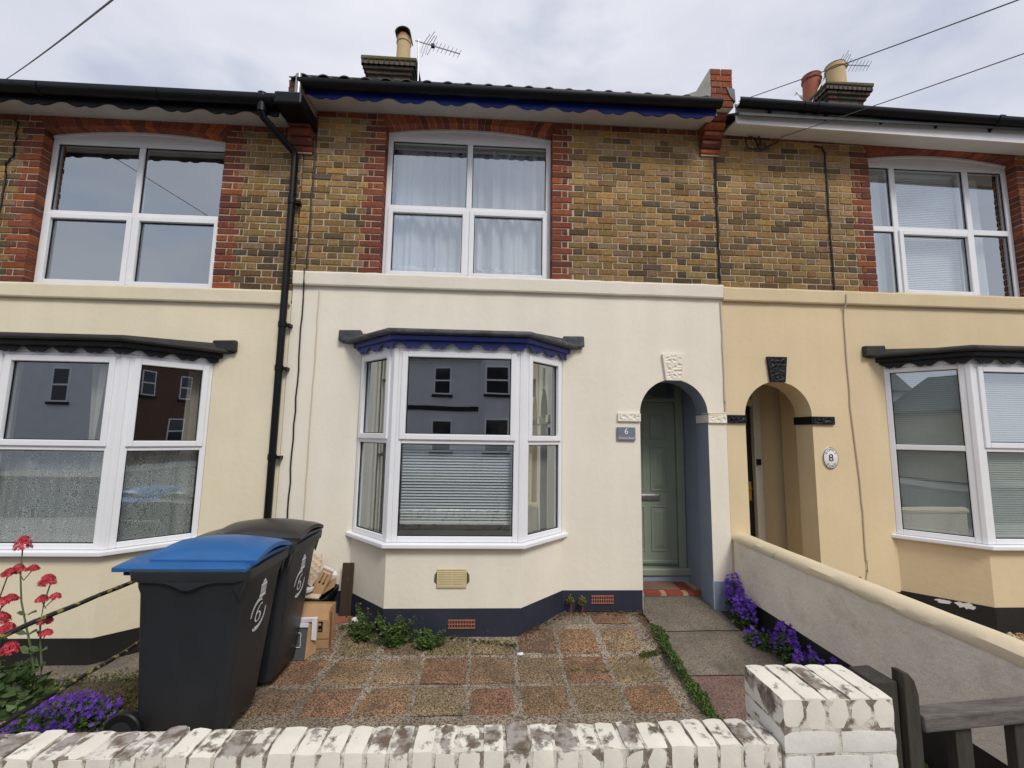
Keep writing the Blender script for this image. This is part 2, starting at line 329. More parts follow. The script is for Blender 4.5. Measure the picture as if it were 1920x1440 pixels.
mat('peel_joint', (.20,.165,.125), .95, .3, 20, .2, 90, .8, 40, .01, spots=.97, spot_scale=15, spot_pos=.45, spot_w=.08, spot_col=(.64,.61,.53))
mat('leaf', rough=.6, var=.3, vs=20, fine=.1, fs=90, bump=0, tint=True, trans=.25)
mat('petal', rough=.7, var=.25, vs=40, fine=.05, fs=90, bump=0, tint=True, trans=.3)
mat('stem', (.10,.12,.05), .7, .2, 20, .1, 80, 0)
mat('gravel', rough=.85, var=.2, vs=40, fine=.1, fs=200, bump=.2, tint=True)
mat('plaque', (.17,.20,.25), .45, .1, 20, .05, 90, .1)
mat('enamel', (.80,.79,.74), .2, .02, 5, 0, 60, 0, coat=.5)
mat('enamel_blue', (.012,.015,.05), .3, 0, 5, 0, 60, 0)
mat('room', (.22,.20,.18), .9, .1, 2, .05, 60, 0)
mat('slat_white', (.82,.86,.88), .5, .05, 5, .02, 60, 0)
mat('slat_grey', (.62,.66,.62), .55, .05, 5, .02, 60, 0)
mat('curtain_cream', (.60,.57,.48), .9, .08, 5, .03, 60, .1, trans=.2)
mat('opp_grey', (.64,.64,.65), .9, .08, 2, .03, 60, .1)
mat('opp_white', (.68,.69,.72), .9, .06, 2, .03, 60, .1)
mat('opp_brick', (.14,.075,.05), .9, .2, 8, .1, 60, .2)
mat('opp_tan', (.42,.36,.26), .9, .1, 3, .05, 60, .1)
mat('dark_pane', (.02,.022,.026), .06, 0, 5, 0, 60, 0)
mat('gull_white', (.75,.74,.72), .8, .05, 20, .03, 90, 0)
alpha_mat('net', (.88,.90,.92), .16, tr=.22)
alpha_mat('net_band', (.93,.94,.95), .45, 'lace', 34, tr=.2)
alpha_mat('lace', (.86,.90,.88), .58, 'lace', 24, tr=.25)
m_ = lambda k: _M[k]
# ------------------------------------------------------------------ ground
def structure(mb, name, m, parent=None, **k): return tag(mb.build(name, m_(m), parent, **k), kind='structure')
mb = MB(); mb.quad((-400,-400,-.40),(400,-400,-.40),(400,400,-.40),(-400,400,-.40)); structure(mb, 'ground', 'earth')
mb = MB(); mb.box(-60,60,-5.4,-2.9,-.35,.10); structure(mb, 'pavement', 'pavement')
mb = MB(); mb.box(-60,60,-5.53,-5.405,-.35,.105); structure(mb, 'kerb', 'pavement')
mb = MB(); mb.box(-60,60,-13,-5.535,-.35,-.02); structure(mb, 'road', 'tarmac')
mb = MB(); mb.box(-60,60,-15.5,-13.005,-.35,.10); structure(mb, 'far_pavement', 'pavement')
def sheet(fn, x0, x1, y0, y1, nx, ny):
    mb = MB(); V = []; F = []
    for j in range(ny+1):
        for i in range(nx+1):
            x = x0+(x1-x0)*i/nx; y = y0+(y1-y0)*j/ny; V.append((x, y, fn(x,y)))
    for j in range(ny):
        for i in range(nx): a = j*(nx+1)+i; F.append((a, a+1, a+nx+2, a+nx+1))
    mb.add(V, F); return mb
def nz(x, y, s=3.0, z=0): return mnoise.noise(Vector((x*s, y*s, z)))
def gz(y):     # patio level: flat, rising to the house over the last half metre
    if y < -.70: return 0.0
    if y < -.43: return .10*(y+.70)/.27
    return .10+.03*(y+.43)/.43
PW, PX0, PY0 = .371, -.86, -.63
patio = structure(sheet(lambda x,y: gz(y)-.012+.004*nz(x,y,6), -2.25, 1.56, -2.72, .02, 60, 70), 'patio', 'joint_mortar', smooth=True)
TAN, RED, BRN, ORG, GRY, MOS = (.27,.20,.115), (.245,.122,.07), (.185,.125,.075), (.28,.17,.095), (.21,.18,.135), (.20,.165,.075)
rows = {   # row index -> {col: colour}; row 0 lies between Y=-.63 and -1.0
 -2: {4: GRY, 5: RED}, -1: {-3: TAN, -2: TAN, -1: TAN, 0: BRN, 1: MOS, 2: MOS, 3: BRN, 4: ORG, 5: TAN},
  0: {-3: BRN, -2: RED, -1: ORG, 0: TAN, 1: RED, 2: BRN, 3: TAN, 4: RED, 5: TAN},
  1: {-3: TAN, -2: TAN, -1: RED, 0: ORG, 1: TAN, 2: RED, 3: ORG, 4: TAN, 5: RED},
  }
random.seed(11)
for r, cs in rows.items():
    for c, col in cs.items():
        xa, xb = PX0+c*PW+.017, PX0+(c+1)*PW-.017; yb, ya = PY0-r*PW-.016, PY0-(r+1)*PW+.016
        if r == -1: yb = -.31 if not (-.95 < (xa+xb)/2 < .35) else -.475
        if r == -2: yb, ya = -.03, -.235
        xb = min(xb, 1.36)
        k = random.uniform(.82,1.18); tc_ = tuple((v*.62+m9*.38)*k*random.uniform(.95,1.05) for v,m9 in zip(col,(.215,.145,.085)))
        n_ = 5; V = []; F = []; dz = random.uniform(-.003,.006); tl = (random.uniform(-.005,.005), random.uniform(-.005,.005)); J = [random.uniform(-.006,.006) for _ in range(8)]
        for j in range(n_+1):
            for i in range(n_+1):
                u, v = i/n_, j/n_
                x = xa+(xb-xa)*u + (J[0]*(1-u)+J[1]*u)*(v-.5)*2; y = ya+(yb-ya)*v + (J[2]*(1-v)+J[3]*v)*(u-.5)*2
                e = min(u,1-u,v,1-v)
                V.append((x, y, gz(y)+dz+tl[0]*(u-.5)+tl[1]*(v-.5)+(0 if e > .01 else -.012)+.003*nz(x,y,20)))
        for j in range(n_):
            for i in range(n_): a = j*(n_+1)+i; F.append((a, a+1, a+n_+2, a+n_+1))
        s_ = MB(); s_.add(V, F, tc_); s_.build('paving_slab', m_('slab'), patio)
# concrete path up to the door, three slabs
mat('red_slab', (.17,.105,.085), .92, .2, 4, .15, 160, .6, 150, .003, voro=(130,.35))
path_z = lambda y: .155+.105*y if y > -1.6 else -.013
path = structure(sheet(lambda x,y: path_z(y)-.03, 1.50, 2.50, -2.9, .06, 6, 30), 'path', 'soil')
for (ya, yb, mt) in ((-.385,.262,'concrete_path'),(-.995,-.397,'concrete_path'),(-2.85,-1.005,'concrete_path')):
    b_ = MB(); V = []; n_ = 8; F = []
    for j in range(n_+1):
        for i in range(n_+1):
            x = 1.53+(.87 if yb < .2 else .78)*i/n_; y = ya+(yb-ya)*j/n_
            if yb > .2: x = 1.555+.70*i/n_ if y > -.01 else x
            ed = -.012 if (i in (0,n_) or j in (0,n_)) else 0
            V.append((x, y, path_z(y)+ed+.003*nz(x,y,4)))
    for j in range(n_):
        for i in range(n_): a = j*(n_+1)+i; F.append((a,a+1,a+n_+2,a+n_+1))
    b_.add(V, F); b_.build('path_slab', m_('concrete_path' if ya > -1.1 else 'red_slab'), path, smooth=False)
# neighbouring gardens
LZ = -.12
structure(sheet(lambda x,y: LZ-.01+.015*nz(x,y,3)+.012*nz(x,y,11), -7.5, -2.26, -2.72, .02, 90, 50), 'garden_bed', 'soil', smooth=True)
b_ = MB(); b_.box(-7.5,-2.27,-.66,-.0,LZ-.1,LZ+.012); structure(b_, 'garden_path', 'concrete_path')
structure(sheet(lambda x,y: .075+.01*nz(x,y,3), 2.60, 8.0, -2.8, .02, 40, 20), 'gravel_bed', 'gravel_base')

# ------------------------------------------------------------------ houses
BP = .0722                # brick course pitch
def brick_mesh(mb, x0, x1, z0, z1, y, col, depth=.05, ch=.004, T=None, yd=None):
    j = lambda a=.0036: random.uniform(-a, a)
    yy = y+random.uniform(-.003,.0025); c = ch
    fr = [(x0+c+j(),yy+j(.001),z0+c+j()),(x1-c+j(),yy+j(.001),z0+c+j()),(x1-c+j(),yy+j(.001),z1-c+j()),(x0+c+j(),yy+j(.001),z1-c+j())]
    md = [(x0+j(),yy+c,z0+j()),(x1+j(),yy+c,z0+j()),(x1+j(),yy+c,z1+j()),(x0+j(),yy+c,z1+j())]
    bk = [(x0,y+depth,z0),(x1,y+depth,z0),(x1,y+depth,z1),(x0,y+depth,z1)]
    F = [(0,1,2,3)]
    for i in range(4): F.append((4+i,4+(i+1)%4,(i+1)%4,i)); F.append((8+i,8+(i+1)%4,4+(i+1)%4,4+i))
    mb.add(fr+md+bk, F, col)
STOCK = [((.36,.218,.082),4),((.275,.160,.055),5),((.195,.120,.047),4),((.135,.086,.038),3),((.125,.088,.055),1.5),((.32,.205,.11),2),((.40,.238,.072),2),((.30,.135,.048),.4)]
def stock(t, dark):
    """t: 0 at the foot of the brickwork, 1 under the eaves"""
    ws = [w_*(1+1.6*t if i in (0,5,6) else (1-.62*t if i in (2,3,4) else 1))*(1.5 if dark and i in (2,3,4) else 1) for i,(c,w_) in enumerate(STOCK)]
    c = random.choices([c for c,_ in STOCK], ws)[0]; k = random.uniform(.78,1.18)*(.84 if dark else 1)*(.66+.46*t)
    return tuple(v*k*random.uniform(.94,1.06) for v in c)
def redb(t=.5):
    c = random.choice([(.24,.062,.030),(.20,.050,.026),(.27,.075,.035),(.15,.042,.026),(.31,.082,.026)]); k = random.uniform(.8,1.15)*(.75+.3*t)
    return tuple(v*k for v in c)
def arch_z(x, xa, xb, zs, rise):
    u = (x-(xa+xb)/2)/((xb-xa)/2); return zs+rise*(1-u*u)
def upper_wall(house, x0, x1, zb, zt, ox0, ox1, zs, rise, dark=False, skip=None, seed=1):
    """brick upper storey with a cambered window opening; bricks are children of the wall"""
    random.seed(seed)
    mb = MB(); th = .24; yb = .007
    mb.box(x0,ox0-.007,yb,th,zb-.1,zt+.14); mb.box(ox1+.007,x1,yb,th,zb-.1,zt+.14); mb.box(ox0,ox1,yb,th,zb-.28,zb-.02)
    n = 16
    for i in range(n):
        a = ox0+(ox1-ox0)*i/n; b = ox0+(ox1-ox0)*(i+1)/n; za, zz = arch_z(a,ox0,ox1,zs,rise)+.006, arch_z(b,ox0,ox1,zs,rise)+.006
        mb.add([(a,yb,za),(b,yb,zz),(b,yb,zt),(a,yb,zt),(a,th,za),(b,th,zz),(b,th,zt),(a,th,zt)], [(0,1,2,3),(4,7,6,5),(0,4,5,1),(2,6,7,3)])
    mb.box(ox0,ox1,yb+.002,th-.002,zt,zt+.14)
    wall = mb.build('upper_wall', m_('mortar'), house)
    nrow = int(round((zt-zb)/BP)); cells = []
    for r in range(nrow):
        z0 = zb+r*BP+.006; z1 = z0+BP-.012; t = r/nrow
        top = r == nrow-1
        ql = .222 if r%2 == 0 else .168
        spans = []
        inop = z0 < zs+.02
        if inop:
            spans = [(x0, ox0-ql-.004), (ox1+ql+.004, x1)]
            for sgn, ex in ((-1, ox0), (1, ox1)):      # red jamb bricks, one stretcher or header + closer, running back into the reveal
                parts = [(0,.218)] if r%2 == 0 else ([(0,.104),(.114,.166)])
                for a,b in parts:
                    xa, xb = (ex-b, ex-a) if sgn < 0 else (ex+a, ex+b)
                    q = MB(); brick_mesh(q, xa, xb, z0, z1, 0, redb(t), depth=.225 if a == 0 else .05); q.build('quoin_brick', m_('brick'), wall)
        else: spans = [(x0, ox0-.03), (ox1+.03, x1)]
        for (sa, sb) in spans:
            x = sa - (0 if r%2 == 0 else .17) - random.uniform(0,.02); k = 0
            # period stretcher .218 + header .104
            first = True
            x = math.floor((sa-.5)/.323)*.323 + (0 if r%2 == 0 else .1615) + random.uniform(-.006,.006)
            while x < sb:
                for ln in (.2035,.0965):
                    a, b = max(x+.005, sa), min(x+ln+.005, sb)
                    if b-a > .016:
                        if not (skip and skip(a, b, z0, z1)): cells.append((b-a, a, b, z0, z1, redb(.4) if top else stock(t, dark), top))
                    x += ln+.0115
    cells.sort(key=lambda c: -round(c[0],2)*1000 - (0 if -5 < c[1] < 6.2 else -1e6))
    rest = MB()
    for i, (ln, a, b, z0, z1, col, top) in enumerate(cells):
        if i < 300:
            q = MB(); brick_mesh(q, a, b, z0, z1, 0, col); q.build('brick', m_('brick'), wall)
        else: brick_mesh(rest, a, b, z0, z1, 0, col)
    if rest.v: tag(rest.build('brickwork', m_('brick'), wall), kind='stuff')
    # arch of gauged red bricks, cut flat under the eaves
    nv = 24; ex = .04; zt2 = zb+nrow*BP-.004
    for i in range(nv):
        u0, u1 = i/nv, (i+1)/nv; g = .0035
        xa, xb = ox0-.0+(ox1-ox0)*u0+g, ox0+(ox1-ox0)*u1-g
        sp = lambda x: (x-(ox0+ox1)/2)*.09
        za, zb_ = arch_z(xa,ox0,ox1,zs,rise), arch_z(xb,ox0,ox1,zs,rise)
        y = random.uniform(-.003,.002); V = []
        for yy in (y,.215):
            V += [(xa,yy,za),(xb,yy,zb_),(xb+sp(xb),yy,zt2),(xa+sp(xa),yy,zt2)]
        q = MB(); q.add(V, [(0,1,2,3),(4,7,6,5),(0,4,5,1),(1,5,6,2),(2,6,7,3),(3,7,4,0)], tuple(c_*1.3 for c_ in redb(1.1))); q.build('arch_brick', m_('brick'), wall, bevel=.003, seg=1)
    return wall

def frame_T(P0, P1):
    P0 = Vector(P0); P1 = Vector(P1); d = (P1-P0); W = d.length; d.normalize(); nrm = Vector((d.y, -d.x))
    def T(u, w_, v): return (P0.x+d.x*u+nrm.x*w_*-1*-1, P0.y+d.y*u+nrm.y*w_, v)
    return T, W
def window(parent, name, P0, P1, z0, z1, cols, rows, sashes=(), fw=.052, mw=.058, head=None, dep=.07, open_=None, glaze=GLASS, label=None):
    """uPVC window in the vertical plane P0->P1 (left to right from outside); w axis points outwards.
       cols/rows: inner division lines; parts: frame, sash, pane"""
    T, W = frame_T(P0, P1)
    f = MB(T)
    f.box(0,fw,-dep,0,z0,z1); f.box(W-fw,W,-dep,0,z0,z1); f.box(fw,W-fw,-dep,0,z0,z0+fw); f.box(fw,W-fw,-dep,0,z1-fw,z1)
    cu = [fw]+[c for x in cols for c in (x-mw/2, x+mw/2)]+[W-fw]; rv = [z0+fw]+[c for x in rows for c in (x-mw/2, x+mw/2)]+[z1-fw]
    for x in cols: f.box(x-mw/2,x+mw/2,-dep,-.001,z0+fw,z1-fw)
    for k in range(0,len(cu),2):
        for x in rows: f.box(cu[k],cu[k+1],-dep,-.0015,x-mw/2,x+mw/2)
    if head:   # curved head board filling the arch
        n = 14
        for i in range(n):
            a, b = W*i/n, W*(i+1)/n; za, zb_ = z1+head(a/W), z1+head(b/W)
            f.add([(a,-.004,z1),(b,-.004,z1),(b,-.004,zb_),(a,-.004,za),(a,-dep,z1),(b,-dep,z1),(b,-dep,zb_),(a,-dep,za)], [(0,1,2,3),(4,7,6,5),(0,4,5,1),(2,6,7,3)])
        for i in range(n):   # projecting bead under the arch
            a, b = W*i/n, W*(i+1)/n; za, zb_ = z1+head(a/W), z1+head(b/W)
            f.add([(a,.006,za-.028),(b,.006,zb_-.028),(b,.006,zb_),(a,.006,za),(a,-.01,za-.028),(b,-.01,zb_-.028),(b,-.01,zb_),(a,-.01,za)], [(0,1,2,3),(0,4,5,1)])
    fr = f.build('frame', m_('upvc'), parent, bevel=.006)
    for ci in range(len(cu)//2):
        for ri in range(len(rv)//2):
            a, b, c, d = cu[2*ci], cu[2*ci+1], rv[2*ri], rv[2*ri+1]
            if (ci,ri) in sashes:
                sw = .052; o_ = .016; s = MB(T); e = .018
                s.box(a-e,a+sw-e,-.05,o_,c-e,d+e); s.box(b-sw+e,b+e,-.05,o_,c-e,d+e); s.box(a+sw-e,b-sw+e,-.05,o_,c-e,c+sw-e); s.box(a+sw-e,b-sw+e,-.05,o_,d-sw+e,d+e)
                s.build('sash', m_('upvc'), parent, bevel=.006)
                a, b, c, d = a+sw-e, b-sw+e, c+sw-e, d-sw+e
            g = MB(T); g.quad((a-.004,-.026,c-.004),(b+.004,-.026,c-.004),(b+.004,-.026,d+.004),(a-.004,-.026,d+.004)); g.build('pane', glaze, parent)
            k = MB(T); t_ = .007   # black glazing gasket, its dark line also standing for shadow round the pane
            k.box(a,a+t_,-.024,-.016,c,d); k.box(b-t_,b,-.024,-.016,c,d); k.box(a+t_,b-t_,-.024,-.016,c,c+t_); k.box(a+t_,b-t_,-.024,-.016,d-t_,d)
            k.build('gasket', m_('black_paint'), parent)
    return fr
def part(parent, name, loc=None):
    o = bpy.data.objects.new(name, None); COL.objects.link(o); o.empty_display_size = .05
    if loc: o.location = loc
    o.location = loc or (0,0,0)
    m = world_m(parent); o.parent = parent; o.matrix_parent_inverse = m.inverted()
    return o

SC = [(0,.0),(.10,.10),(.18,.42),(.26,.72),(.34,.86),(.42,.80),(.47,.62),(.5,.55),(.53,.62),(.58,.80),(.66,.86),(.74,.72),(.82,.42),(.90,.10),(1,.0)]
def scallop_drop(u, period=.36):
    t = (u/period)%1.0
    for (a,va),(b,vb) in zip(SC, SC[1:]):
        if a <= t <= b: return va+(vb-va)*(t-a)/(b-a)
    return 0
def valance(parent, pts, ztop, zlo, drop, m, th=.018, period=.36, slope=0, name='valance'):
    """scalloped board following a poly-line in plan"""
    acc = 0.0
    for (A, B) in zip(pts, pts[1:]):
        T, W = frame_T(A, B); mb = MB(T); n = max(6, int(W/.011)); P = []
        for i in range(n+1):
            u = W*i/n; P.append((u, zlo-drop*scallop_drop(acc+u, period)+slope*u))
        for (u0,a),(u1,b) in zip(P, P[1:]):
            t0, t1 = ztop+slope*u0, ztop+slope*u1
            mb.add([(u0,0,a),(u1,0,b),(u1,0,t1),(u0,0,t0),(u0,-th,a),(u1,-th,b),(u1,-th,t1),(u0,-th,t0)], [(0,1,2,3),(4,7,6,5),(0,4,5,1)])
        mb.build(name, m_(m), parent); acc += W
def gutter(parent, x0, x1, y, z, r, m='black_plastic', slope=0, joints=()):
    mb = MB(); n = 10; prof = [(-r*math.cos(math.pi*k/n), -r*math.sin(math.pi*k/n)*1.0) for k in range(n+1)]
    prof = [(-r,.012)]+prof+[(r,.012)]; ri = r-.006
    inner = [(ri*math.cos(math.pi*k/n), -ri*math.sin(math.pi*k/n)) for k in range(n+1)]
    poly = prof+[(ri,.012)]+inner+[(-ri,.012)]
    mb.prism(poly, lambda p,h: (h, y+p[0], z+p[1]+slope*(h-x0)), x0, x1)
    g = mb.build('gutter', m_(m), parent, smooth=True)
    for xj in joints:
        q = MB(); pr = [(-(r+.006)*math.cos(math.pi*k/n), -(r+.006)*math.sin(math.pi*k/n)) for k in range(n+1)]
        pr = [(-(r+.006),.018)]+pr+[((r+.006),.018)]
        q.prism(pr, lambda p,h: (h, y+p[0], z+p[1]+slope*(h-x0)), xj-.03, xj+.03); q.build('gutter_joint', m_(m), g)
    return g
def rough_block(parent, name, outline, y, m, th=.03, seed=3):
    """vermiculated stucco block: outline (x0,x1 at bottom / x0,x1 at top, z0, z1), carved front"""
    xb0, xb1, xt0, xt1, z0, z1 = outline; nx = max(6, int((xb1-xb0)/.011)); nzn = max(5, int((z1-z0)/.011))
    V = []; F = []
    for j in range(nzn+1):
        v = j/nzn
        for i in range(nx+1):
            u = i/nx; x = (xb0+(xt0-xb0)*v)*(1-u)+(xb1+(xt1-xb1)*v)*u; z = z0+(z1-z0)*v
            e = min(u*(xb1-xb0), (1-u)*(xb1-xb0), v*(z1-z0), (1-v)*(z1-z0))
            d = 0 if e < .012 else -.002+.022*max(0, mnoise.noise(Vector((x*38+seed, z*44, seed)))+.12)
            V.append((x, y-th+min(d,.016), z))
    for j in range(nzn):
        for i in range(nx): a = j*(nx+1)+i; F.append((a,a+1,a+nx+2,a+nx+1))
    mb = MB(); mb.add(V, F)
    c = [(xb0,z0),(xb1,z0),(xt1,z1),(xt0,z1)]
    for (p,q) in zip(c, c[1:]+c[:1]): mb.quad((p[0],y-th,p[1]),(p[0],y,p[1]),(q[0],y,q[1]),(q[0],y-th,q[1]))
    return mb.build(name, m_(m), parent)
def ground_wall(house, x0, x1, zb, zt, bay, arch, m):
    """rendered ground storey; bay=(xa,xb,ztop) opening, arch=(xa,xb,zspring)"""
    mb = MB(); th = .25; segs = []
    holes = [(bay[0], bay[1], 'bay')] + ([(arch[0], arch[1], 'arch')] if arch else []); holes.sort()
    x = x0
    for a,b,k in holes:
        if a > x: mb.box(x,a,0,th,zb,zt)
        if k == 'bay': mb.box(a,b,0,th,bay[2],zt)
        else:
            n = 28; r = (b-a)/2; cx = (a+b)/2; zs = arch[2]; P = [(cx-r*math.cos(math.pi*i/n), zs+r*math.sin(math.pi*i/n)) for i in range(n+1)]
            for (p,q) in zip(P, P[1:]):
                mb.add([(p[0],0,p[1]),(q[0],0,q[1]),(q[0],0,zt),(p[0],0,zt),(p[0],th,p[1]),(q[0],th,q[1]),(q[0],th,zt),(p[0],th,zt)], [(0,1,2,3),(4,7,6,5)])
        x = b
    if x < x1: mb.box(x,x1,0,th,zb,zt)
    return mb.build('ground_wall', m_(m), house)
def arch_lining(house, a, b, zs, zb, m, name='arch_lining'):
    """painted jambs and soffit inside the arch, 3 mm proud of the raw opening"""
    n = 28; e = .003; r = (b-a)/2-e; cx = (a+b)/2; y0, y1 = .002, .25
    P = [(cx-r, zb)]+[(cx-r*math.cos(math.pi*i/n), zs+r*math.sin(math.pi*i/n)) for i in range(n+1)]+[(cx+r, zb)]
    mb = MB()
    for (p,q) in zip(P, P[1:]): mb.quad((p[0],y0,p[1]),(p[0],y1,p[1]),(q[0],y1,q[1]),(q[0],y0,q[1]))
    return mb.build(name, m_(m), house, smooth=True)
def bay_window(house, xc, a, b, p, zs, zt, ztr, zpl, zg, m_wall, m_pl, m_val, m_roof, roofz, sashes, label=None, vfoot=False, proff=.06):
    A, B, C, D = (xc-a,0), (xc-b,-p), (xc+b,-p), (xc+a,0)
    def off(o):   # offset outline
        k = o*math.tan(math.pi/8)
        return [(A[0]-o*1.414*.72,0), (B[0]-k,B[1]-o), (C[0]+k,C[1]-o), (D[0]+o*1.414*.72,0)]
    base = part(house, 'bay_base', (xc,-p/2,zg))
    mb = MB(); poly = [A,B,C,D,(D[0],.2),(A[0],.2)]
    mb.prism(poly, lambda q,h: (q[0],q[1],h), zpl, zs-.02); mb.build('bay_wall', m_(m_wall), base)
    mb = MB(); po = [(A[0]-.006,-.0),(B[0]-.002,B[1]-.006),(C[0]+.002,C[1]-.006),(D[0]+.006,-.0),(D[0],.2),(A[0],.2)]
    mb.prism(po, lambda q,h: (q[0],q[1],h), zg-.25, zpl); mb.build('bay_plinth', m_(m_pl), base)
    bw = part(house, 'bay_window', (xc,-p/2,zs))
    mb = MB(); so_ = off(.062); poly = so_+[(D[0],.02),(A[0],.02)]
    V = []; top = [(q[0],q[1],zs+(.0 if i < 4 else .012)) for i,q in enumerate(poly)]
    mb.prism(poly, lambda q,h: (q[0],q[1],h), zs-.038, zs+.002); mb.build('sill', m_('upvc'), bw, bevel=.008)
    g = .035
    fac = [(A,B,'L'),(B,C,'F'),(C,D,'R')]
    for (P,Q,k) in fac:
        P, Q = Vector(P), Vector(Q); d = (Q-P).normalized()
        e0, e1 = (0,g) if k == 'L' else ((g,g) if k == 'F' else (g,0))
        window(bw, 'w', P+d*e0, Q-d*e1, zs+.004, zt, [], [ztr], sashes=[(0,1)] if k in sashes else [], fw=.05, mw=.055, dep=.06)
    for (P,s) in ((B,-1),(C,1)):   # corner posts
        q = MB(); cx_, cy_ = P; k = .035
        pl = [(cx_+s*k*.72+s*.004,cy_+k*.72-.004+.0),(cx_+s*.004,cy_-.006),(cx_-s*k,cy_-.004),(cx_-s*k,cy_+.06),(cx_+s*.0,cy_+.10)]
        q.prism(pl, lambda r,h: (r[0],r[1],h), zs+.004, zt); q.build('corner_post', m_('upvc'), bw, bevel=.005)
    # head lining, valance, roof
    rf = part(house, 'bay_roof', (xc,-p/2,zt))
    mb = MB(); hp = [(A[0],-.0),(B[0],B[1]+.004),(C[0],C[1]+.004),(D[0],-.0),(D[0],.2),(A[0],.2)]
    mb.prism(hp, lambda q,h: (q[0],q[1],h), zt+.001, roofz); mb.build('head', m_('upvc'), rf)
    vp = off(.045); valance(rf, [(vp[0][0]+.0,-.001)]+[vp[1],vp[2]]+[(vp[3][0],-.001)], roofz+.005, zt+.040, .055, m_val, period=.24)
    fp = off(.085); fi = off(.02)
    mb = MB(); mb.prism([(q[0],min(q[1],-.002)) for q in fp]+[(D[0],-.002),(A[0],-.002)], lambda q,h: (q[0],q[1],h), roofz-.035, roofz+.012); mb.build('fascia', m_(m_val), rf, bevel=.006)
    o1, o2, o3 = off(.115), off(.14), off(.06)
    mb = MB(); ends = [.06,0,0,.06]
    def ring(o, z, ex): return [(q[0]+(-ex if i == 0 else ex if i == 3 else 0), min(q[1],-.001), z) for i,q in enumerate(o)]+[(D[0]+.0,-.001,z),(A[0],-.001,z)]
    mb.loft([ring(o1,roofz+.012,.04), ring(o2,roofz+.02,.06), ring(o2,roofz+.045,.06), ring(o1,roofz+.062,.05), [(x,y,z+.0) for x,y,z in ring(o3,roofz+.075,.04)], ring([(q[0],q[1]*.3) for q in o3],roofz+.115,.03)])
    mb.build('lead_covering', m_(m_roof), rf, bevel=.006)
    for e_, xx in ((0,o2[0][0]-.06),(1,o2[3][0]+.06)):   # upstand where the roof meets the wall
        q = MB(); q.box(min(xx-.02,xx+.20) if e_ == 0 else xx-.20, max(xx-.02,xx+.20) if e_ == 0 else xx+.02, -.06,-.001, roofz+.03, roofz+.145, j=.006); q.build('lead_upstand', m_(m_roof), rf, bevel=.012)
    return A,B,C,D
def string_course(house, x0, x1, z0, z1, m, seed=0):
    random.seed(seed); mb = MB(); n = 60; V = []; F = []
    prof = [(.0,z0),(-.035,z0),(-.042,z0+.012),(-.05,z1-.02),(-.046,z1-.004),(.0,z1+.012)]
    for i in range(n+1):
        x = x0+(x1-x0)*i/n
        for k,(y,z) in enumerate(prof):
            V.append((x, y+(.003*nz(x,z,5) if 0 < k < 5 else 0), z+(.006*nz(x,z,7)+.004*nz(x,z,25) if k in (3,4) else .003*nz(x,z,4))))
    m_n = len(prof)
    for i in range(n):
        for k in range(m_n-1): F.append((i*m_n+k,(i+1)*m_n+k,(i+1)*m_n+k+1,i*m_n+k+1))
    F.append(tuple(range(m_n))); F.append(tuple(n*m_n+k for k in range(m_n))[::-1])
    mb.add(V,F); return mb.build('string_course', m_(m), house)
def corbel(house, x0, x1, z0, zt, seed=4):
    """oversailing brick courses carrying the party wall over the eaves"""
    random.seed(seed); n = 5
    for i in range(n):
        za = z0+i*.079; out = .035+i*.042; q = MB()
        lo = out-.028
        V = [(x0,-lo,za),(x1,-lo,za),(x1,-out,za+.03),(x0,-out,za+.03),(x0,-out,za+.068),(x1,-out,za+.068),(x0,.02,za),(x1,.02,za),(x1,.02,za+.068),(x0,.02,za+.068)]
        q.add(V, [(0,1,2,3),(3,2,5,4),(6,7,1,0),(4,5,8,9),(0,3,4,9,6),(1,7,8,5,2)], redb(.75)); q.build('corbel_brick', m_('brick'), house, bevel=.004, seg=1)
    q = MB(); q.box(x0+.006,x1-.006,-.02,.01,z0,zt); q.build('corbel_core', m_('mortar'), house)
def eaves(house, x0, x1, z, style, slope=0, joints=(), period=.42):
    """z: soffit level at the wall"""
    zf = z-.055; yF = -.285
    f = lambda x: slope*(x-x0)
    mb = MB(); mb.add([(x0,0,z),(x1,0,z+f(x1)),(x1,yF,zf+f(x1)),(x0,yF,zf),(x0,0,z+.02),(x1,0,z+.02+f(x1)),(x1,yF,zf+.02+f(x1)),(x0,yF,zf+.02)], [(0,1,2,3),(4,7,6,5),(0,4,5,1),(2,6,7,3)])
    mb.build('soffit', m_('soffit_paint' if style != 'white' else 'white_paint'), house)
    if style == 'white':
        mb = MB(); mb.add([(x0,yF-.02,zf-.03),(x1,yF-.02,zf-.03+f(x1)),(x1,yF-.02,zf+.2+f(x1)),(x0,yF-.02,zf+.2),(x0,yF,zf-.03),(x1,yF,zf-.03+f(x1)),(x1,yF,zf+.2+f(x1)),(x0,yF,zf+.2)], [(0,1,2,3),(4,7,6,5),(0,4,5,1),(0,3,7,4),(1,5,6,2)]); mb.build('fascia', m_('white_paint'), house)
        gutter(house, x0-.02, x1, yF-.082, zf+.165, .058, slope=slope, joints=joints)
        for i in range(8):   # gutter brackets
            xb = x0+.35+i*.62; q = MB(); zz = zf+f(xb)+.04
            q.prism([(yF-.021,zz+.08),(yF-.075,zz+.072),(yF-.021,zz+.025)], lambda p,h: (h,p[0],p[1]), xb-.012, xb+.012); q.build('gutter_bracket', m_('black_plastic'), house)
    else:
        mb = MB(); mb.box(x0,x1,yF-.022,yF,zf+.005,zf+.2); mb.build('fascia', m_('black_paint'), house)
        valance(house, [(x0,yF-.025),(x1,yF-.025)], zf+.045, zf-.004, .055, 'blue_paint' if style == 'blue' else 'black_paint', period=period)
        gutter(house, x0-.03, x1+.01, yF-.088, zf+(.058 if style == 'blue' else .072), .058, joints=joints, slope=.006 if style == 'blue' else 0)
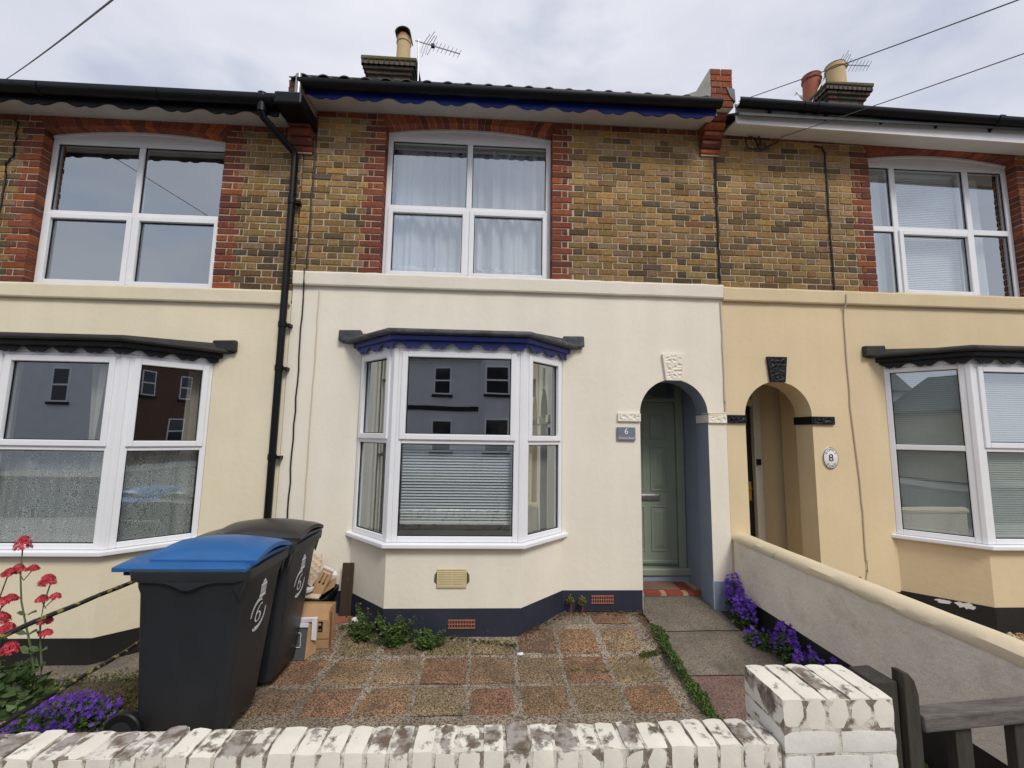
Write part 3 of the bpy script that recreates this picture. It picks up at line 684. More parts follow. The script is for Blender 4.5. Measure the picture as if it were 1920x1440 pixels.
def roof(house, x0, x1, z, tiles=None, ridge=3.9, slope=.68):
    y0, z0 = -.36, z+(.060 if tiles else .032)
    mb = MB(); zr = z0+(ridge-y0)*slope
    mb.add([(x0,y0,z0),(x1,y0,z0),(x1,ridge,zr),(x0,ridge,zr),(x0,2*ridge,z0),(x1,2*ridge,z0),(x0,y0,z0-.03),(x1,y0,z0-.03),(x1,ridge,zr-.03),(x0,ridge,zr-.03)], [(0,1,2,3),(3,2,5,4),(6,9,8,7),(0,6,7,1),(0,3,9,6),(1,7,8,2)])
    r = mb.build('roof', m_('pantile' if tiles else 'slate'), house)
    if tiles:
        n = int((x1-x0)/tiles); random.seed(5)
        for i in range(n):
            xa = x0+i*tiles; xb = xa+tiles; cx = xa+tiles*.62; V = []; F = []; K = 9
            for yy in (y0-.045, y0+.30):
                zz = z0+(yy-y0)*slope+.012+random.uniform(-.003,.003)
                for k in range(K+1):
                    u = k/K; h = .042*max(0, math.sin(math.pi*min(1,max(0,(u-.22)/.78))))-.006
                    V.append((xa+(xb-xa)*u, yy, zz+h))
                for k in range(K+1):
                    u = k/K; h = .042*max(0, math.sin(math.pi*min(1,max(0,(u-.22)/.78))))-.018
                    V.append((xa+(xb-xa)*u, yy, zz+h))
            n1_ = K+1
            for k in range(K):
                F += [(k,k+1,2*n1_+k+1,2*n1_+k),(n1_+k,3*n1_+k,3*n1_+k+1,n1_+k+1),(k,n1_+k,n1_+k+1,k+1)]
            q = MB(); q.add(V,F); q.build('roof_tile', m_('pantile'), r, smooth=True)
    return r
def shell(house, x0, x1, zt, floor_z, ceil_z):
    """party walls, back wall and floors so that the rooms are closed"""
    mb = MB()
    mb.box(x0+.02,x0+.12,.255,7.6,-.1,zt); mb.box(x1-.12,x1-.02,.255,7.6,-.1,zt); mb.box(x0+.12,x1-.12,3.6,3.7,-.1,zt); mb.box(x0+.12,x1-.12,.255,3.6,floor_z-.1,floor_z); mb.box(x0+.12,x1-.12,.255,3.6,zt-.12,zt-.02)
    mb.box(x0+.12,x1-.12,.255,3.6,.0,.12); mb.box(x0+.02,x1-.02,7.5,7.6,-.1,zt)
    mb.build('inner_walls', m_('room'), house)
def porch(house, a, b, zs, yf, yd, zfl, m, ceil):
    mb = MB(); e = .002
    mb.quad((a-e,.251,-.05),(a-e,yd,-.05),(a-e,yd,ceil),(a-e,.251,ceil)); mb.quad((b+e,.251,-.05),(b+e,.251,ceil),(b+e,yd,ceil),(b+e,yd,-.05)); 
    mb.quad((a-.05,.251,ceil),(b+.05,.251,ceil),(b+.05,yd+.05,ceil),(a-.05,yd+.05,ceil)); mb.quad((a-.1,yd+.06,-.05),(b+.1,yd+.06,-.05),(b+.1,yd+.06,ceil),(a-.1,yd+.06,ceil))
    mb.box(a-.05,b+.05,.27,yd+.05,zfl-.2,zfl-.012)
    return mb.build('porch_wall', m_(m), house)
# ================================================================== middle house
MX0, MX1 = -2.03, 2.47
H6 = empty('terraced_house', (0.2,1.5,0), 'cream rendered terraced house with blue scalloped eaves and sage green door', 'house', 'terraced houses in one row')
ZB = 3.468
upper_wall(H6, MX0, MX1, ZB, ZB+25*BP, -1.18, .628, 5.125, .078, seed=21)
ground_wall(H6, MX0+.10, MX1, -.1, 3.33, (-1.31,.744,2.70), (1.555,2.275,2.07), 'render_mid')
string_course(H6, MX0+.0, MX1, 3.315, 3.462, 'render_mid', 1)
q = MB(); q.box(MX0-.01,MX0+.10,.0,.25,-.3,3.33); q.build('wall_edge', m_('render_mid'), H6)
shell(H6, MX0, MX1, 5.3, 3.25, 5.2)
# window of the upper floor
W6 = part(H6, 'upper_window', (-.276,.1,3.46))
window(W6, 'w', (-1.178,.10), (.626,.10), 3.455, 5.09, [.903], [4.262], sashes=[(0,0),(1,0)], fw=.055, mw=.06, head=lambda u: .034+.078*(1-(2*u-1)**2))
bay_window(H6, -.283, 1.027, .595, .433, .868, 2.612, 1.762, .318, .06, 'render_mid', 'navy', 'blue_paint', 'lead', 2.708, ('L','F','R'))
# plinth either side of the bay
for xa, xb in ((MX0+.1,-1.316),(.75,1.549)):
    q = MB(); q.box(xa,xb,-.006,.001,-.1,.322); q.build('plinth', m_('navy'), H6)
mat('porch_skirt', (.24,.29,.39), .7, .08, 3, .03, 90, .2, 120, .002)
q = MB(); q.box(2.281,2.462,-.006,.001,-.1,.405); q.build('plinth', m_('porch_skirt'), H6)
arch_lining(H6, 1.555, 2.275, 2.07, -.05, 'porch_blue')
q = MB(); q.box(2.2665,2.2722,.004,.25,-.05,.42); q.build('plinth', m_('porch_skirt'), H6)
porch(H6, 1.40, 2.31, 2.07, .25, .74, .205, 'porch_blue', 2.62)
# imposts and keystone
rough_block(H6, 'impost', (1.318,1.556,1.318,1.556,1.985,2.068), 0, 'render_mid', .022, 3)
rough_block(H6, 'impost', (2.27,2.466,2.27,2.466,1.985,2.068), 0, 'render_mid', .022, 5)
q = MB()
V = []; F = []
for j in range(9):
    for i in range(23):
        y = -.02+.262*i/22; z = 1.985+.083*j/8; d = .014*max(0, mnoise.noise(Vector((y*40, z*44, 9)))+.1); V.append((2.262-.0+d*.6, y, z))
for j in range(8):
    for i in range(22): a = j*23+i; F.append((a,a+1,a+24,a+23))
q.add(V,F); q.quad((2.262,-.02,2.068),(2.262,.242,2.068),(2.275,.242,2.068),(2.275,-.02,2.068)); q.quad((2.262,.242,1.985),(2.275,.242,1.985),(2.275,.242,2.068),(2.262,.242,2.068)); q.build('impost', m_('render_mid'), H6)
rough_block(H6, 'keystone', (1.832,2.004,1.796,2.03,2.418,2.695), 0, 'render_mid', .03, 8)
# front door
door = part(H6, 'front_door', (1.87,.72,.3))
fr = MB(); fr.box(2.215,2.305,.66,.76,.27,2.55); fr.box(1.41,1.50,.66,.76,.27,2.55); fr.box(1.50,2.215,.66,.76,2.245,2.30); fr.box(1.50,2.215,.645,.66,2.262,2.285); fr.build('door_frame', m_('sage'), door, bevel=.006)
th_ = MB(); th_.box(1.41,2.33,.60,.76,.268,.352); th_.build('threshold', m_('sage'), door, bevel=.016)
lf = MB(); lf.box(1.505,2.212,.70,.745,.36,2.24); lf.build('door_leaf', m_('sage'), door)
dx0, dx1 = 1.505, 2.212; mid_ = 1.872
for xa, xb in ((dx0+.08,mid_-.035),(mid_+.035,dx1-.095)):
    for za, zb_ in ((.52,1.03),(1.20,1.72),(1.80,2.10)):
        pn = MB()
        pn.box(xa,xb,.692,.70,za,za+.018); pn.box(xa,xb,.692,.70,zb_-.018,zb_); pn.box(xa,xa+.018,.692,.70,za+.018,zb_-.018); pn.box(xb-.018,xb,.692,.70,za+.018,zb_-.018)
        e = .045; o_ = [(xa+.03,za+.03),(xb-.03,za+.03),(xb-.03,zb_-.03),(xa+.03,zb_-.03)]; i_ = [(xa+.03+e,za+.03+e),(xb-.03-e,za+.03+e),(xb-.03-e,zb_-.03-e),(xa+.03+e,zb_-.03-e)]
        pn.add([(x,.6995,z) for x,z in o_]+[(x,.690,z) for x,z in i_], [(4,5,6,7)]+[(k,(k+1)%4,4+(k+1)%4,4+k) for k in range(4)])
        pn.build('door_panel', m_('sage'), door, bevel=.003)
rail = MB(); rail.box(dx0+.05,dx1-.004,.675,.70,.385,.425); rail.build('weather_bar', m_('sage'), door, bevel=.008)
lb = MB(); lb.box(1.70,2.015,.685,.70,1.09,1.165); lb.build('letterbox', m_('metal'), door, bevel=.006)
fl = MB(); fl.box(1.722,1.993,.681,.686,1.105,1.15); fl.build('letterbox_flap', m_('metal'), door, bevel=.004)
sp = MB(); sp.box(1.41,2.31,.62,.70,.195,.266); sp.build('step_riser', m_('porch_blue'), door)
fan = MB(); fan.quad((1.50,.70,2.30),(2.215,.70,2.30),(2.215,.70,2.55),(1.50,.70,2.55)); fan.build('fanlight', GLASS, door)
# quarry tiles in the porch
fl_ = part(H6, 'porch_floor', (1.9,.45,.2))
random.seed(3); x = 1.50; i = 0
for k, (xa, xb, m__) in enumerate([(1.43,1.60,'quarry_red'),(1.605,1.66,'quarry_buff'),(1.665,1.835,'quarry_red'),(1.84,1.895,'quarry_buff'),(1.90,2.07,'quarry_red'),(2.075,2.13,'quarry_buff'),(2.135,2.30,'quarry_red')]):
    q = MB(); q.box(xa,xb,.263,.345,.175,.206, j=.001); q.build('floor_tile', m_(m__), fl_)
for r in range(3):
    q = MB(); q.box(2.11,2.23,.35+r*.095,.437+r*.095,.175,.206, j=.001); q.build('floor_tile', m_('quarry_red'), fl_)
    q = MB(); q.box(2.235,2.305,.35+r*.095,.437+r*.095,.175,.206, j=.001); q.build('floor_tile', m_('quarry_buff'), fl_)
q = MB(); q.box(1.43,2.105,.35,.62,.17,.203); q.build('floor_tile', m_('quarry_red'), fl_)
# vents
def grille(house, name, xa, xb, za, zb, y, m, n, cols=1):
    g = part(house, name, ((xa+xb)/2,y,za))
    f = MB(); t = .014; f.box(xa,xb,y-.012,y-.002,za,za+t); f.box(xa,xb,y-.012,y-.002,zb-t,zb); f.box(xa,xa+t,y-.012,y-.002,za+t,zb-t); f.box(xb-t,xb,y-.012,y-.002,za+t,zb-t)
    f.box((xa+xb)/2-.006,(xa+xb)/2+.006,y-.012,y-.002,za+t,zb-t); f.build('vent_frame', m_(m), g, bevel=.003); bk_ = MB(); bk_.box(xa+.002,xb-.002,y-.002,y+.02,za+.002,zb-.002); bk_.build('vent_back', m_('bitumen'), g)  # back plate coloured dark to stand in for the shade between the louvres
    h = (zb-za-2*t)/n
    for k in range(n):
        s = MB(); z0 = za+t+k*h
        s.add([(xa+t,y-.003,z0+h*.95),(xb-t,y-.003,z0+h*.95),(xb-t,y-.014,z0+h*.25),(xa+t,y-.014,z0+h*.25),(xa+t,y-.014,z0+h*.12),(xb-t,y-.014,z0+h*.12)], [(0,1,2,3),(3,2,5,4)]); s.build('louvre', m_(m), g)
grille(H6, 'wall_vent', -.428, -.168, .492, .650, -.435, 'vent_buff', 9)
for s_, xx in ((-1,-.428),(1,-.168)):
    q = MB(); q.add([(xx,-.4345,.515),(xx,-.4345,.625),(xx+s_*.022,-.4335,.60),(xx+s_*.026,-.4335,.54)],[(0,1,2,3)]); q.build('sealant_patch', m_('moss_cap'), H6)
def airbrick(house, xa, xb, za, zb, y):
    f = MB(); nc = 9; cw = (xb-xa-.02)/nc; rh = (zb-za-.016)/2
    f.box(xa,xb,y+.004,y+.02,za,zb)
    zs_ = [za,za+.010,za+.010+rh-.006,za+.010+rh+.002,zb-.010,zb]
    for a,b in ((0,1),(2,3),(4,5)): f.box(xa,xb,y-.008,y+.004,zs_[a],zs_[b])
    for r in (1,3):
        for k in range(nc+1): xk = xa+.006+k*cw; f.box(xk,xk+.008,y-.008,y+.004,zs_[r],zs_[r+1])
    o = f.build('air_brick', m_('terracotta'), house)
    d = MB(); d.quad((xa+.004,y+.0035,za+.004),(xb-.004,y+.0035,za+.004),(xb-.004,y+.0035,zb-.004),(xa+.004,y+.0035,zb-.004)); d.build('vent_hole', m_('black_paint'), o)
airbrick(H6, 1.034, 1.258, .20, .276, -.008); airbrick(H6, -.318, -.083, .155, .228, -.442)
# eaves, roof, gutter outlet
eaves(H6, -1.93, 2.33, 5.275, 'blue', joints=(.2,))
roof(H6, MX0-.02, 2.30, 5.275, tiles=.205)
q = MB(); q.box(-2.07,-1.94,-.34,.2,5.10,5.33); q.build('verge_wall', m_('mortar'), H6)
random.seed(9)
for i in range(3):
    q = MB(); brick_mesh(q, -2.072, -1.945, 5.105+i*.075, 5.17+i*.075, -.348, stock(.3,True), depth=.1); q.build('verge_brick', m_('brick'), H6)
q = MB(); q.tube([(-1.955,-.39,5.335),(-1.955,-.39,5.12)], .034, 14); q.build('gutter_outlet', m_('metal'), H6, smooth=True)
corbel(H6, -2.16, -1.935, 4.755, 5.2, 4)
# party-wall parapet
PAR = part(H6, 'parapet', (2.43,0,5.3))
corbel(PAR, 2.285, 2.505, 4.95, 5.36, 6)
random.seed(12); q = MB(); q.box(2.297,2.533,-.262,.06,5.34,5.80); q.build('parapet_core', m_('cement'), PAR, bevel=.006)
for r in range(6):
    z0 = 5.345+r*.0755; xs = [(2.30,2.41),(2.42,2.535)] if r%2 else [(2.30,2.345),(2.355,2.535)]
    for a,b in xs: q = MB(); brick_mesh(q, a, b, z0, z0+.066, -.275, redb(.55), depth=.06); q.build('brick', m_('brick'), PAR)
q = MB(); q.add([(2.30,.06,5.4),(2.53,.06,5.4),(2.53,.06,5.80),(2.30,.06,5.80),(2.30,4.0,8.0),(2.53,4.0,8.0),(2.53,4.0,8.42),(2.30,4.0,8.42)], [(0,1,2,3),(0,4,5,1),(2,6,7,3),(0,3,7,4),(1,5,6,2)]); q.build('parapet_slope', m_('cement'), PAR)
q = MB(); q.add([(2.50,-.285,5.46),(2.555,-.285,5.40),(2.55,-.285,5.55),(2.46,-.285,5.57),(2.555,-.05,5.42)], [(0,1,2,3),(1,4,2)]); q.build('lead_flashing', m_('lead'), PAR)
# chimney
def chimney(house, x0, x1, y0, y1, z0, z1, seed, pots, capx=None):
    c = part(house, 'chimney', ((x0+x1)/2,y0,z0)); random.seed(seed)
    q = MB(); q.box(x0,x1,y0,y1,z0,z1); q.build('stack', m_('soot_mortar'), c)
    def course(out, z, kind='plain'):
        xa, xb, ya, yb = x0-out, x1+out, y0-out, y1+out; x = xa; k = 0
        q = MB(); q.box(xa+.01,xb-.01,ya+.01,yb-.01,z,z+.075); q.build('stack', m_('soot_mortar'), c)
        lens = [.215,.105] if kind == 'plain' else [.105]
        i = 0
        while x < xb-.03:
            l_ = min(lens[i%len(lens)], xb-x); i += 1
            cc = random.choice([(.075,.05,.035),(.05,.04,.03),(.10,.05,.035),(.04,.035,.03),(.14,.045,.03)])
            q = MB()
            if kind == 'plain': brick_mesh(q, x+.004, x+l_-.004, z+.004, z+.07, ya, cc, depth=.05)
            else:
                xm = x+l_/2; q.add([(x,ya+.05,z),(xm,ya-.004,z),(x+l_,ya+.05,z),(x,ya+.05,z+.095),(xm,ya-.004,z+.095),(x+l_,ya+.05,z+.095)], [(0,1,4,3),(1,2,5,4),(0,2,1),(3,4,5)], tuple(v_*.7 for v_ in cc))
            q.build('brick', m_('brick'), c); x += l_
        for sx in (xa, xb):      # side faces
            y = ya+.01; i = 0
            while y < yb-.03:
                l_ = min(lens[i%len(lens)], yb-y); i += 1
                cc = random.choice([(.075,.05,.035),(.05,.04,.03),(.10,.05,.035),(.04,.035,.03)])
                q = MB(); sg = -1 if sx == xa else 1
                if kind == 'plain': q.box(min(sx,sx-sg*.05),max(sx,sx-sg*.05),y+.004,y+l_-.004,z+.004,z+.07,cc,j=.002)
                else:
                    ym = y+l_/2; q.add([(sx-sg*.05,y,z),(sx+sg*.004,ym,z),(sx-sg*.05,y+l_,z),(sx-sg*.05,y,z+.095),(sx+sg*.004,ym,z+.095),(sx-sg*.05,y+l_,z+.095)], [(0,1,4,3),(1,2,5,4),(0,2,1),(3,4,5)], cc)
                q.build('brick', m_('brick'), c); y += l_
    nplain = int((z1-.45-z0)/.075)
    for r in range(max(0,nplain-9), nplain): course(.002, z0+r*.075)
    zz = z0+nplain*.075
    course(.0, zz); course(.045, zz+.078); course(.09, zz+.156); course(.135, zz+.232, 'dog')
    q = MB(); o_ = .15; q.box(x0-o_,x1+o_,y0-o_,y1+o_,zz+.328,zz+.40, j=.012)
    n = 10; V = []; F = []
    for j in range(n+1):
        for i in range(n+1):
            u, v = i/n, j/n; e = min(u,1-u,v,1-v); x = x0-.1+(x1-x0+.2)*u; y = y0-.1+(y1-y0+.2)*v
            V.append((x,y,zz+.39+.14*min(1,e*3.5)+.02*nz(x,y,9)))
    for j in range(n):
        for i in range(n): a = j*(n+1)+i; F.append((a,a+1,a+n+2,a+n+1))
    q.add(V,F); q.build('flaunching', m_('moss_cap'), c, bevel=.02)
    for (px,py,r,h,mm,cowl) in pots:
        zb_ = zz+.44; q = MB()
        q.lathe([(r*1.02,0),(r*.97,h*.75),(r*.97,h*.80),(r*1.08,h*.82),(r*1.08,h*.86),(r*.98,h*.88),(r*.99,h*.98),(r*1.05,h),(r*.85,h),(r*.8,h*.6),(.01,h*.6)], (px,py,zb_), 24)
        p_ = q.build('chimney_pot', m_(mm), c, smooth=True)
        if cowl:
            q = MB(); n = 12
            poly = [(-(r*1.12)*math.cos(math.pi*k/n), (r*1.0)*math.sin(math.pi*k/n)) for k in range(n+1)]; inner = [(x*.86,z*.86) for x,z in poly[::-1]]
            q.prism(poly+inner, lambda p,h_: (px+p[0], py+h_, zb_+h+.01+p[1]), -r*1.15, r*1.15); q.build('cowl', m_('dark_metal'), c, smooth=True)
            q = MB(); q.lathe([(r*.9,0),(r*.9,.06)], (px,py,zb_+h-.01), 18); q.build('cowl', m_('pot_red'), c)
    return c
chimney(H6, -2.64, -1.80, 3.95, 5.0, 7.8, 9.54, 31, [(-1.99,4.12,.145,.66,'pot_buff',True),(-1.90,4.75,.145,.42,'pot_buff',False)])

# ================================================================== left house
H4 = empty('terraced_house', (-4.2,1.5,-.12), 'yellow cream rendered terraced house with black eaves and lace bay curtains', 'house', 'terraced houses in one row')
LX0, LX1 = -6.45, -2.045; ZBL = 3.255
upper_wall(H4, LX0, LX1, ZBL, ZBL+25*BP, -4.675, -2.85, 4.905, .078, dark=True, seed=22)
ground_wall(H4, LX0, LX1, -.4, 3.12, (-4.80,-2.755,2.56), None, 'render_left')
string_course(H4, LX0, LX1-.005, 3.105, 3.249, 'render_left', 2)
shell(H4, LX0, LX1-.1, 5.08, 3.05, 4.98)
W4 = part(H4, 'upper_window', (-3.76,.1,3.24))
window(W4, 'w', (-4.673,.10), (-2.852,.10), 3.243, 4.872, [.91], [4.05], sashes=[(0,0),(1,0)], fw=.055, mw=.06, head=lambda u: .034+.078*(1-(2*u-1)**2))
bay_window(H4, -3.777, 1.022, .53, .45, .80, 2.49, 1.66, .10, -.12, 'render_left', 'bitumen', 'black_paint', 'lead_black', 2.572, ('L','F','R'))
q = MB(); q.box(-2.75,LX1-.01,-.006,.001,-.3,.10); q.build('plinth', m_('bitumen'), H4)
eaves(H4, LX0, -2.17, 5.055, 'black', joints=(-4.4,-3.3,-2.35,-2.22), period=.44)
q = MB(); q.box(-2.17,-1.90,-.43,-.0,5.005,5.135); q.build('gutter_end', m_('black_plastic'), H4, bevel=.02)
roof(H4, LX0-.1, -2.07, 5.055)
dp = part(H4, 'downpipe', (-2.09,-.07,0))
Xp, Yp = -2.088, -.065
q = MB(); q.tube([(-2.30,-.37,5.03),(-2.30,-.37,4.93),(-2.295,-.35,4.905),(-2.12,-.09,4.745),(-2.095,-.068,4.715),(Xp,Yp,4.67),(Xp,Yp,.0)], .034, 16); q.build('pipe', m_('black_plastic'), dp, smooth=True)
q = MB(); q.lathe([(.043,0),(.043,.12),(.05,.12),(.05,.19)], (-2.30,-.37,4.94), 16); q.build('pipe_socket', m_('black_plastic'), dp, smooth=True)
for zz in (4.16,2.86,2.42,1.55,.4):
    q = MB(); q.lathe([(.041,0),(.041,.055)], (Xp,Yp,zz), 16); q.build('pipe_socket', m_('black_plastic'), dp, smooth=True)
    q = MB(); q.box(Xp+.03,Xp+.075,-.07,.0,zz+.01,zz+.04); q.build('pipe_clip', m_('black_plastic'), dp)

# ================================================================== right house
H8 = empty('terraced_house', (4.8,1.5,0), 'tan rendered terraced house with white fascia and black keystone arch', 'house', 'terraced houses in one row')
RX0, RX1 = 2.472, 6.98; ZBR = 3.447
upper_wall(H8, RX0, RX1, ZBR, ZBR+24.6*BP, 4.252, 6.045, 5.09, .078, seed=23)
ground_wall(H8, RX0, RX1, -.1, 3.31, (4.231,6.285,2.68), (2.674,3.40,2.07), 'render_right')
string_course(H8, RX0, RX1, 3.292, 3.441, 'render_right', 3)
shell(H8, RX0, RX1, 5.25, 3.23, 5.15)
W8 = part(H8, 'upper_window', (5.15,.1,3.43))
window(W8, 'w', (4.254,.10), (6.043,.10), 3.435, 5.05, [.37,1.275], [4.245], sashes=[(1,0)], fw=.055, mw=.065, head=lambda u: .036+.078*(1-(2*u-1)**2))
bay_window(H8, 5.258, 1.027, .56, .45, .872, 2.60, 1.765, .315, .06, 'render_right', 'bitumen', 'black_paint', 'lead_black', 2.695, ('F',))
for xa, xb in ((3.406,4.225),):
    q = MB(); q.box(xa,xb,-.006,.001,-.1,.30); q.build('plinth', m_('bitumen'), H8)
arch_lining(H8, 2.674, 3.40, 2.07, -.05, 'render_right')
porch(H8, 2.62, 3.56, 2.07, .25, .74, .205, 'render_right', 2.62)
for outl in ((2.474,2.676,2.474,2.676,1.987,2.070),(3.40,3.632,3.40,3.632,1.987,2.070)): rough_block(H8, 'impost', outl, 0, 'black_paint', .022, 11)
rough_block(H8, 'keystone', (2.957,3.114,2.93,3.145,2.425,2.695), 0, 'black_paint', .03, 14)
q = MB(); q.box(3.384,3.398,-.018,.262,1.987,2.070); q.build('impost', m_('black_paint'), H8)
door = part(H8, 'front_door', (3.0,.72,.3))
fr = MB(); fr.box(3.155,3.245,.64,.76,.20,2.60); fr.box(2.62,2.665,.64,.76,.20,2.60); fr.box(2.665,3.155,.64,.76,2.22,2.31); fr.build('door_frame', m_('curtain_cream'), door, bevel=.006)
lf = MB(); lf.box(2.67,3.152,.70,.745,.21,2.215); lf.build('door_leaf', m_('black_paint'), door)
for za, zb_ in ((.35,.95),(1.15,2.1)):
    q = MB(); q.box(2.72,3.06,.692,.70,za,zb_); q.build('door_panel', m_('black_paint'), door, bevel=.008)
q = MB(); q.box(3.085,3.125,.690,.70,1.10,1.32); q.build('handle_plate', m_('brass'), door, bevel=.004)
q = MB(); q.tube([(3.105,.69,1.245),(3.105,.655,1.245),(3.00,.645,1.245)], .009, 8); q.build('door_handle', m_('brass'), door, smooth=True)
q = MB(); q.box(3.165,3.215,.615,.64,1.52,1.59); q.build('doorbell', m_('black_plastic'), H8, bevel=.006)
RSL = -.0185
eaves(H8, 2.545, RX1, 5.225, 'white', slope=RSL, joints=(3.25,3.4,5.4))
roof(H8, 2.54, RX1, 5.19)
chimney(H8, 7.22, 8.0, 3.95, 6.2, 7.6, 9.55, 33, [(7.56,4.12,.19,.60,'pot_buff',False),(7.30,4.50,.19,.66,'pot_red',False),(7.62,4.75,.15,.45,'pot_red',False),(7.33,5.35,.17,.42,'pot_red',False),(7.30,6.0,.16,.35,'pot_red',False)])
# render flaking on the bay plinth of the right house
for (px,py,r) in ((1781,1127,.05),(1808,1137,.06)):
    c0 = pX(px,py,4.42); 
    mx_ = MB(); T8,_ = frame_T((4.231,0),(4.698,-.45)); u0 = .31 if px < 1790 else .46; z0 = .285
    pts = [(u0+r*1.25*math.cos(a)*random.uniform(.55,1.2), z0+r*.5*math.sin(a)*random.uniform(.4,1.25)) for a in [k*math.pi/10 for k in range(20)]]
    mx_.add([T8(u,.009,v) for u,v in pts]+[T8(u0,.009,z0)], [(k,(k+1)%20,20) for k in range(20)]); mx_.build('flaked_patch', m_('white_paint'), H8)
# cables clipped to the fronts
def cable(house, pts, r, m, name='cable'):
    q = MB(); q.tube(pts, r, 6); return q.build(name, m_(m), house, smooth=True)
random.seed(5)
def wob(x, za, zb, n=14, a=.006, y=-.012): return [(x+random.uniform(-a,a), y, za+(zb-za)*i/n) for i in range(n+1)]
cable(H6, [(-1.905,-.01,5.18)]+wob(-1.915,5.1,3.50,12)+[(-1.915,-.06,3.47),(-1.91,-.06,3.33)]+wob(-1.925,3.28,.5,20), .0075, 'cable_black')
cable(H6, wob(-1.77,3.27,.5,20,.004), .006, 'cable_cream')
cable(H6, [(2.45,-.01,4.94)]+wob(2.455,4.9,3.49,10,.004), .010, 'cable_black')
cable(H6, wob(2.458,3.28,2.10,10,.004)+[(2.44,-.026,2.085),(2.28,-.028,2.078),(2.26,.1,2.08)], .007, 'cable_cream')
cable(H8, [(3.62,-.01,5.14),(3.70,-.01,5.13)]+wob(3.735,5.06,3.46,12,.005), .009, 'cable_black')
cable(H8, [(3.83,-.055,3.40),(3.828,-.05,3.30)]+wob(3.825,3.24,2.2,8,.004)+[(3.84,-.012,1.9),(3.87,-.012,1.4)]+wob(3.875,1.2,.5,6,.004)+[(3.86,-.012,.41),(3.82,-.012,.40),(3.80,-.012,.46)], .007, 'cable_cream')
lp = [(2.86+.075*math.cos(a), -.03-.004*i, 5.10+.085*math.sin(a)) for i,a in enumerate([k*.42 for k in range(18)])]
cable(H8, [(3.2,-.02,5.17),(2.98,-.02,5.05)]+lp, .009, 'cable_black')
cable(H4, [(-5.0,-.012,5.0)]+wob(-4.93,4.95,4.6,6,.01)+wob(-4.98,4.5,3.4,10,.01), .009, 'cable_black')
# ================================================================== things at the windows
def cloth(T, u0, u1, z0, z1, w, amp, wl, m, name, parent, flare=0, seed=0, bot=None):
    rnd = random.Random(seed); mb = MB(T); nu = max(20, int((u1-u0)/.012)); nv = 10; V = []; F = []
    ph = [rnd.uniform(0,6.28) for _ in range(4)]
    for j in range(nv+1):
        v = j/nv
        for i in range(nu+1):
            t = i/nu; u = u0+(u1-u0)*t
            d = amp*(1.9*mnoise.noise(Vector((u/wl*1.15, v*.5, seed*7.3)))+1.1*mnoise.noise(Vector((u/wl*2.7, v*.4, seed*3.1+5)))+.5*math.sin(u/wl*6.283*.7+ph[0]))*(.6+.4*(1-v))
            zz = z0+(z1-z0)*v
            if bot and j < 3: zz += bot(t)*(1-j/3)
            V.append((u+flare*(1-v)*(t-.5), w+d, zz))
    for j in range(nv):
        for i in range(nu): a = j*(nu+1)+i; F.append((a,a+1,a+nu+2,a+nu+1))
    mb.add(V,F); return mb.build(name, m_(m) if isinstance(m,str) else m, parent, smooth=True)
T6,_ = frame_T((-1.178,.10),(.626,.10))
for (ua,ub,sd_,lab) in ((.06,.88,1,'white net curtain behind the left pair of panes above the bay of the blue-eaved house'),(.92,1.75,2,'white net curtain behind the right pair of panes above the bay of the blue-eaved house')):
    c = empty('net_curtain', (-1.178+(ua+ub)/2,.25,3.5), lab, 'curtain', 'net curtains upstairs')
    cloth(T6, ua, ub, 3.62, 5.03, -.15, .05, .10, 'net', 'cloth', c, seed=sd_, bot=lambda t: 0)
    cloth(T6, ua+.02, ub-.02, 3.525, 3.655, -.14, .05, .10, 'net_band', 'lace_border', c, seed=sd_, bot=lambda t: .02*math.sin(t*30))
    q = MB(T6); q.box(ua,ub,-.16,-.14,5.03,5.045); q.build('curtain_wire', m_('white_paint'), c)
def blind(name, T, u0, u1, z0, z1, w, pitch, m, label, tilt=.5, single=True, cat='blind'):
    b = empty(name, T((u0+u1)/2,w,z0), label, cat); n = int((z1-z0)/pitch); hw = .0125
    allm = MB(T)
    for k in range(n):
        z = z0+.02+k*pitch; q = MB(T) if single else allm; c, s = hw*math.cos(tilt), hw*math.sin(tilt)
        q.add([(u0,w-c,z-s),(u1,w-c,z-s),(u1,w,z+.002),(u0,w,z+.002),(u1,w+c,z+s),(u0,w+c,z+s)], [(0,1,2,3),(3,2,4,5)])
        if single: q.build('slat', m_(m), b)
    if not single: tag(allm.build('slats', m_(m), b), kind='stuff')
    q = MB(T); q.box(u0,u1,w-.015,w+.015,z1,z1+.03); q.box(u0,u1,w-.012,w+.012,z0-.005,z0+.01); q.build('head_rail', m_(m), b)
    q = MB(T)
    for f_ in (.12,.88): q.box(u0+(u1-u0)*f_-.001,u0+(u1-u0)*f_+.001,w+.013,w+.0145,z0,z1)
    q.build('cord', m_(m), b); return b
B6 = [(-1.31,0),(-.878,-.433),(.312,-.433),(.744,0)]
TF6,_ = frame_T(B6[1],B6[2]); TL6,_ = frame_T(B6[0],B6[1]); TR6,_ = frame_T(B6[2],B6[3])
blind('venetian_blind', TF6, .09, 1.10, 1.015, 1.70, -.10, .0262, 'slat_white', 'white slatted blind in the lower pane of the bay with the blue valance', tilt=-.72)
for (T_,sd_,lab) in ((TL6,3,'cream curtain in the angled bay light nearest the bins'),(TR6,4,'cream curtain in the angled bay light nearest the sage door')):
    c = empty('curtain', T_(.3,-.16,.9), lab, 'curtain'); cloth(T_, .0, .56, .90, 2.55, -.15, .012, .10, 'curtain_cream', 'cloth', c, seed=sd_)
B4 = [(-4.799,0),(-4.307,-.45),(-3.247,-.45),(-2.755,0)]
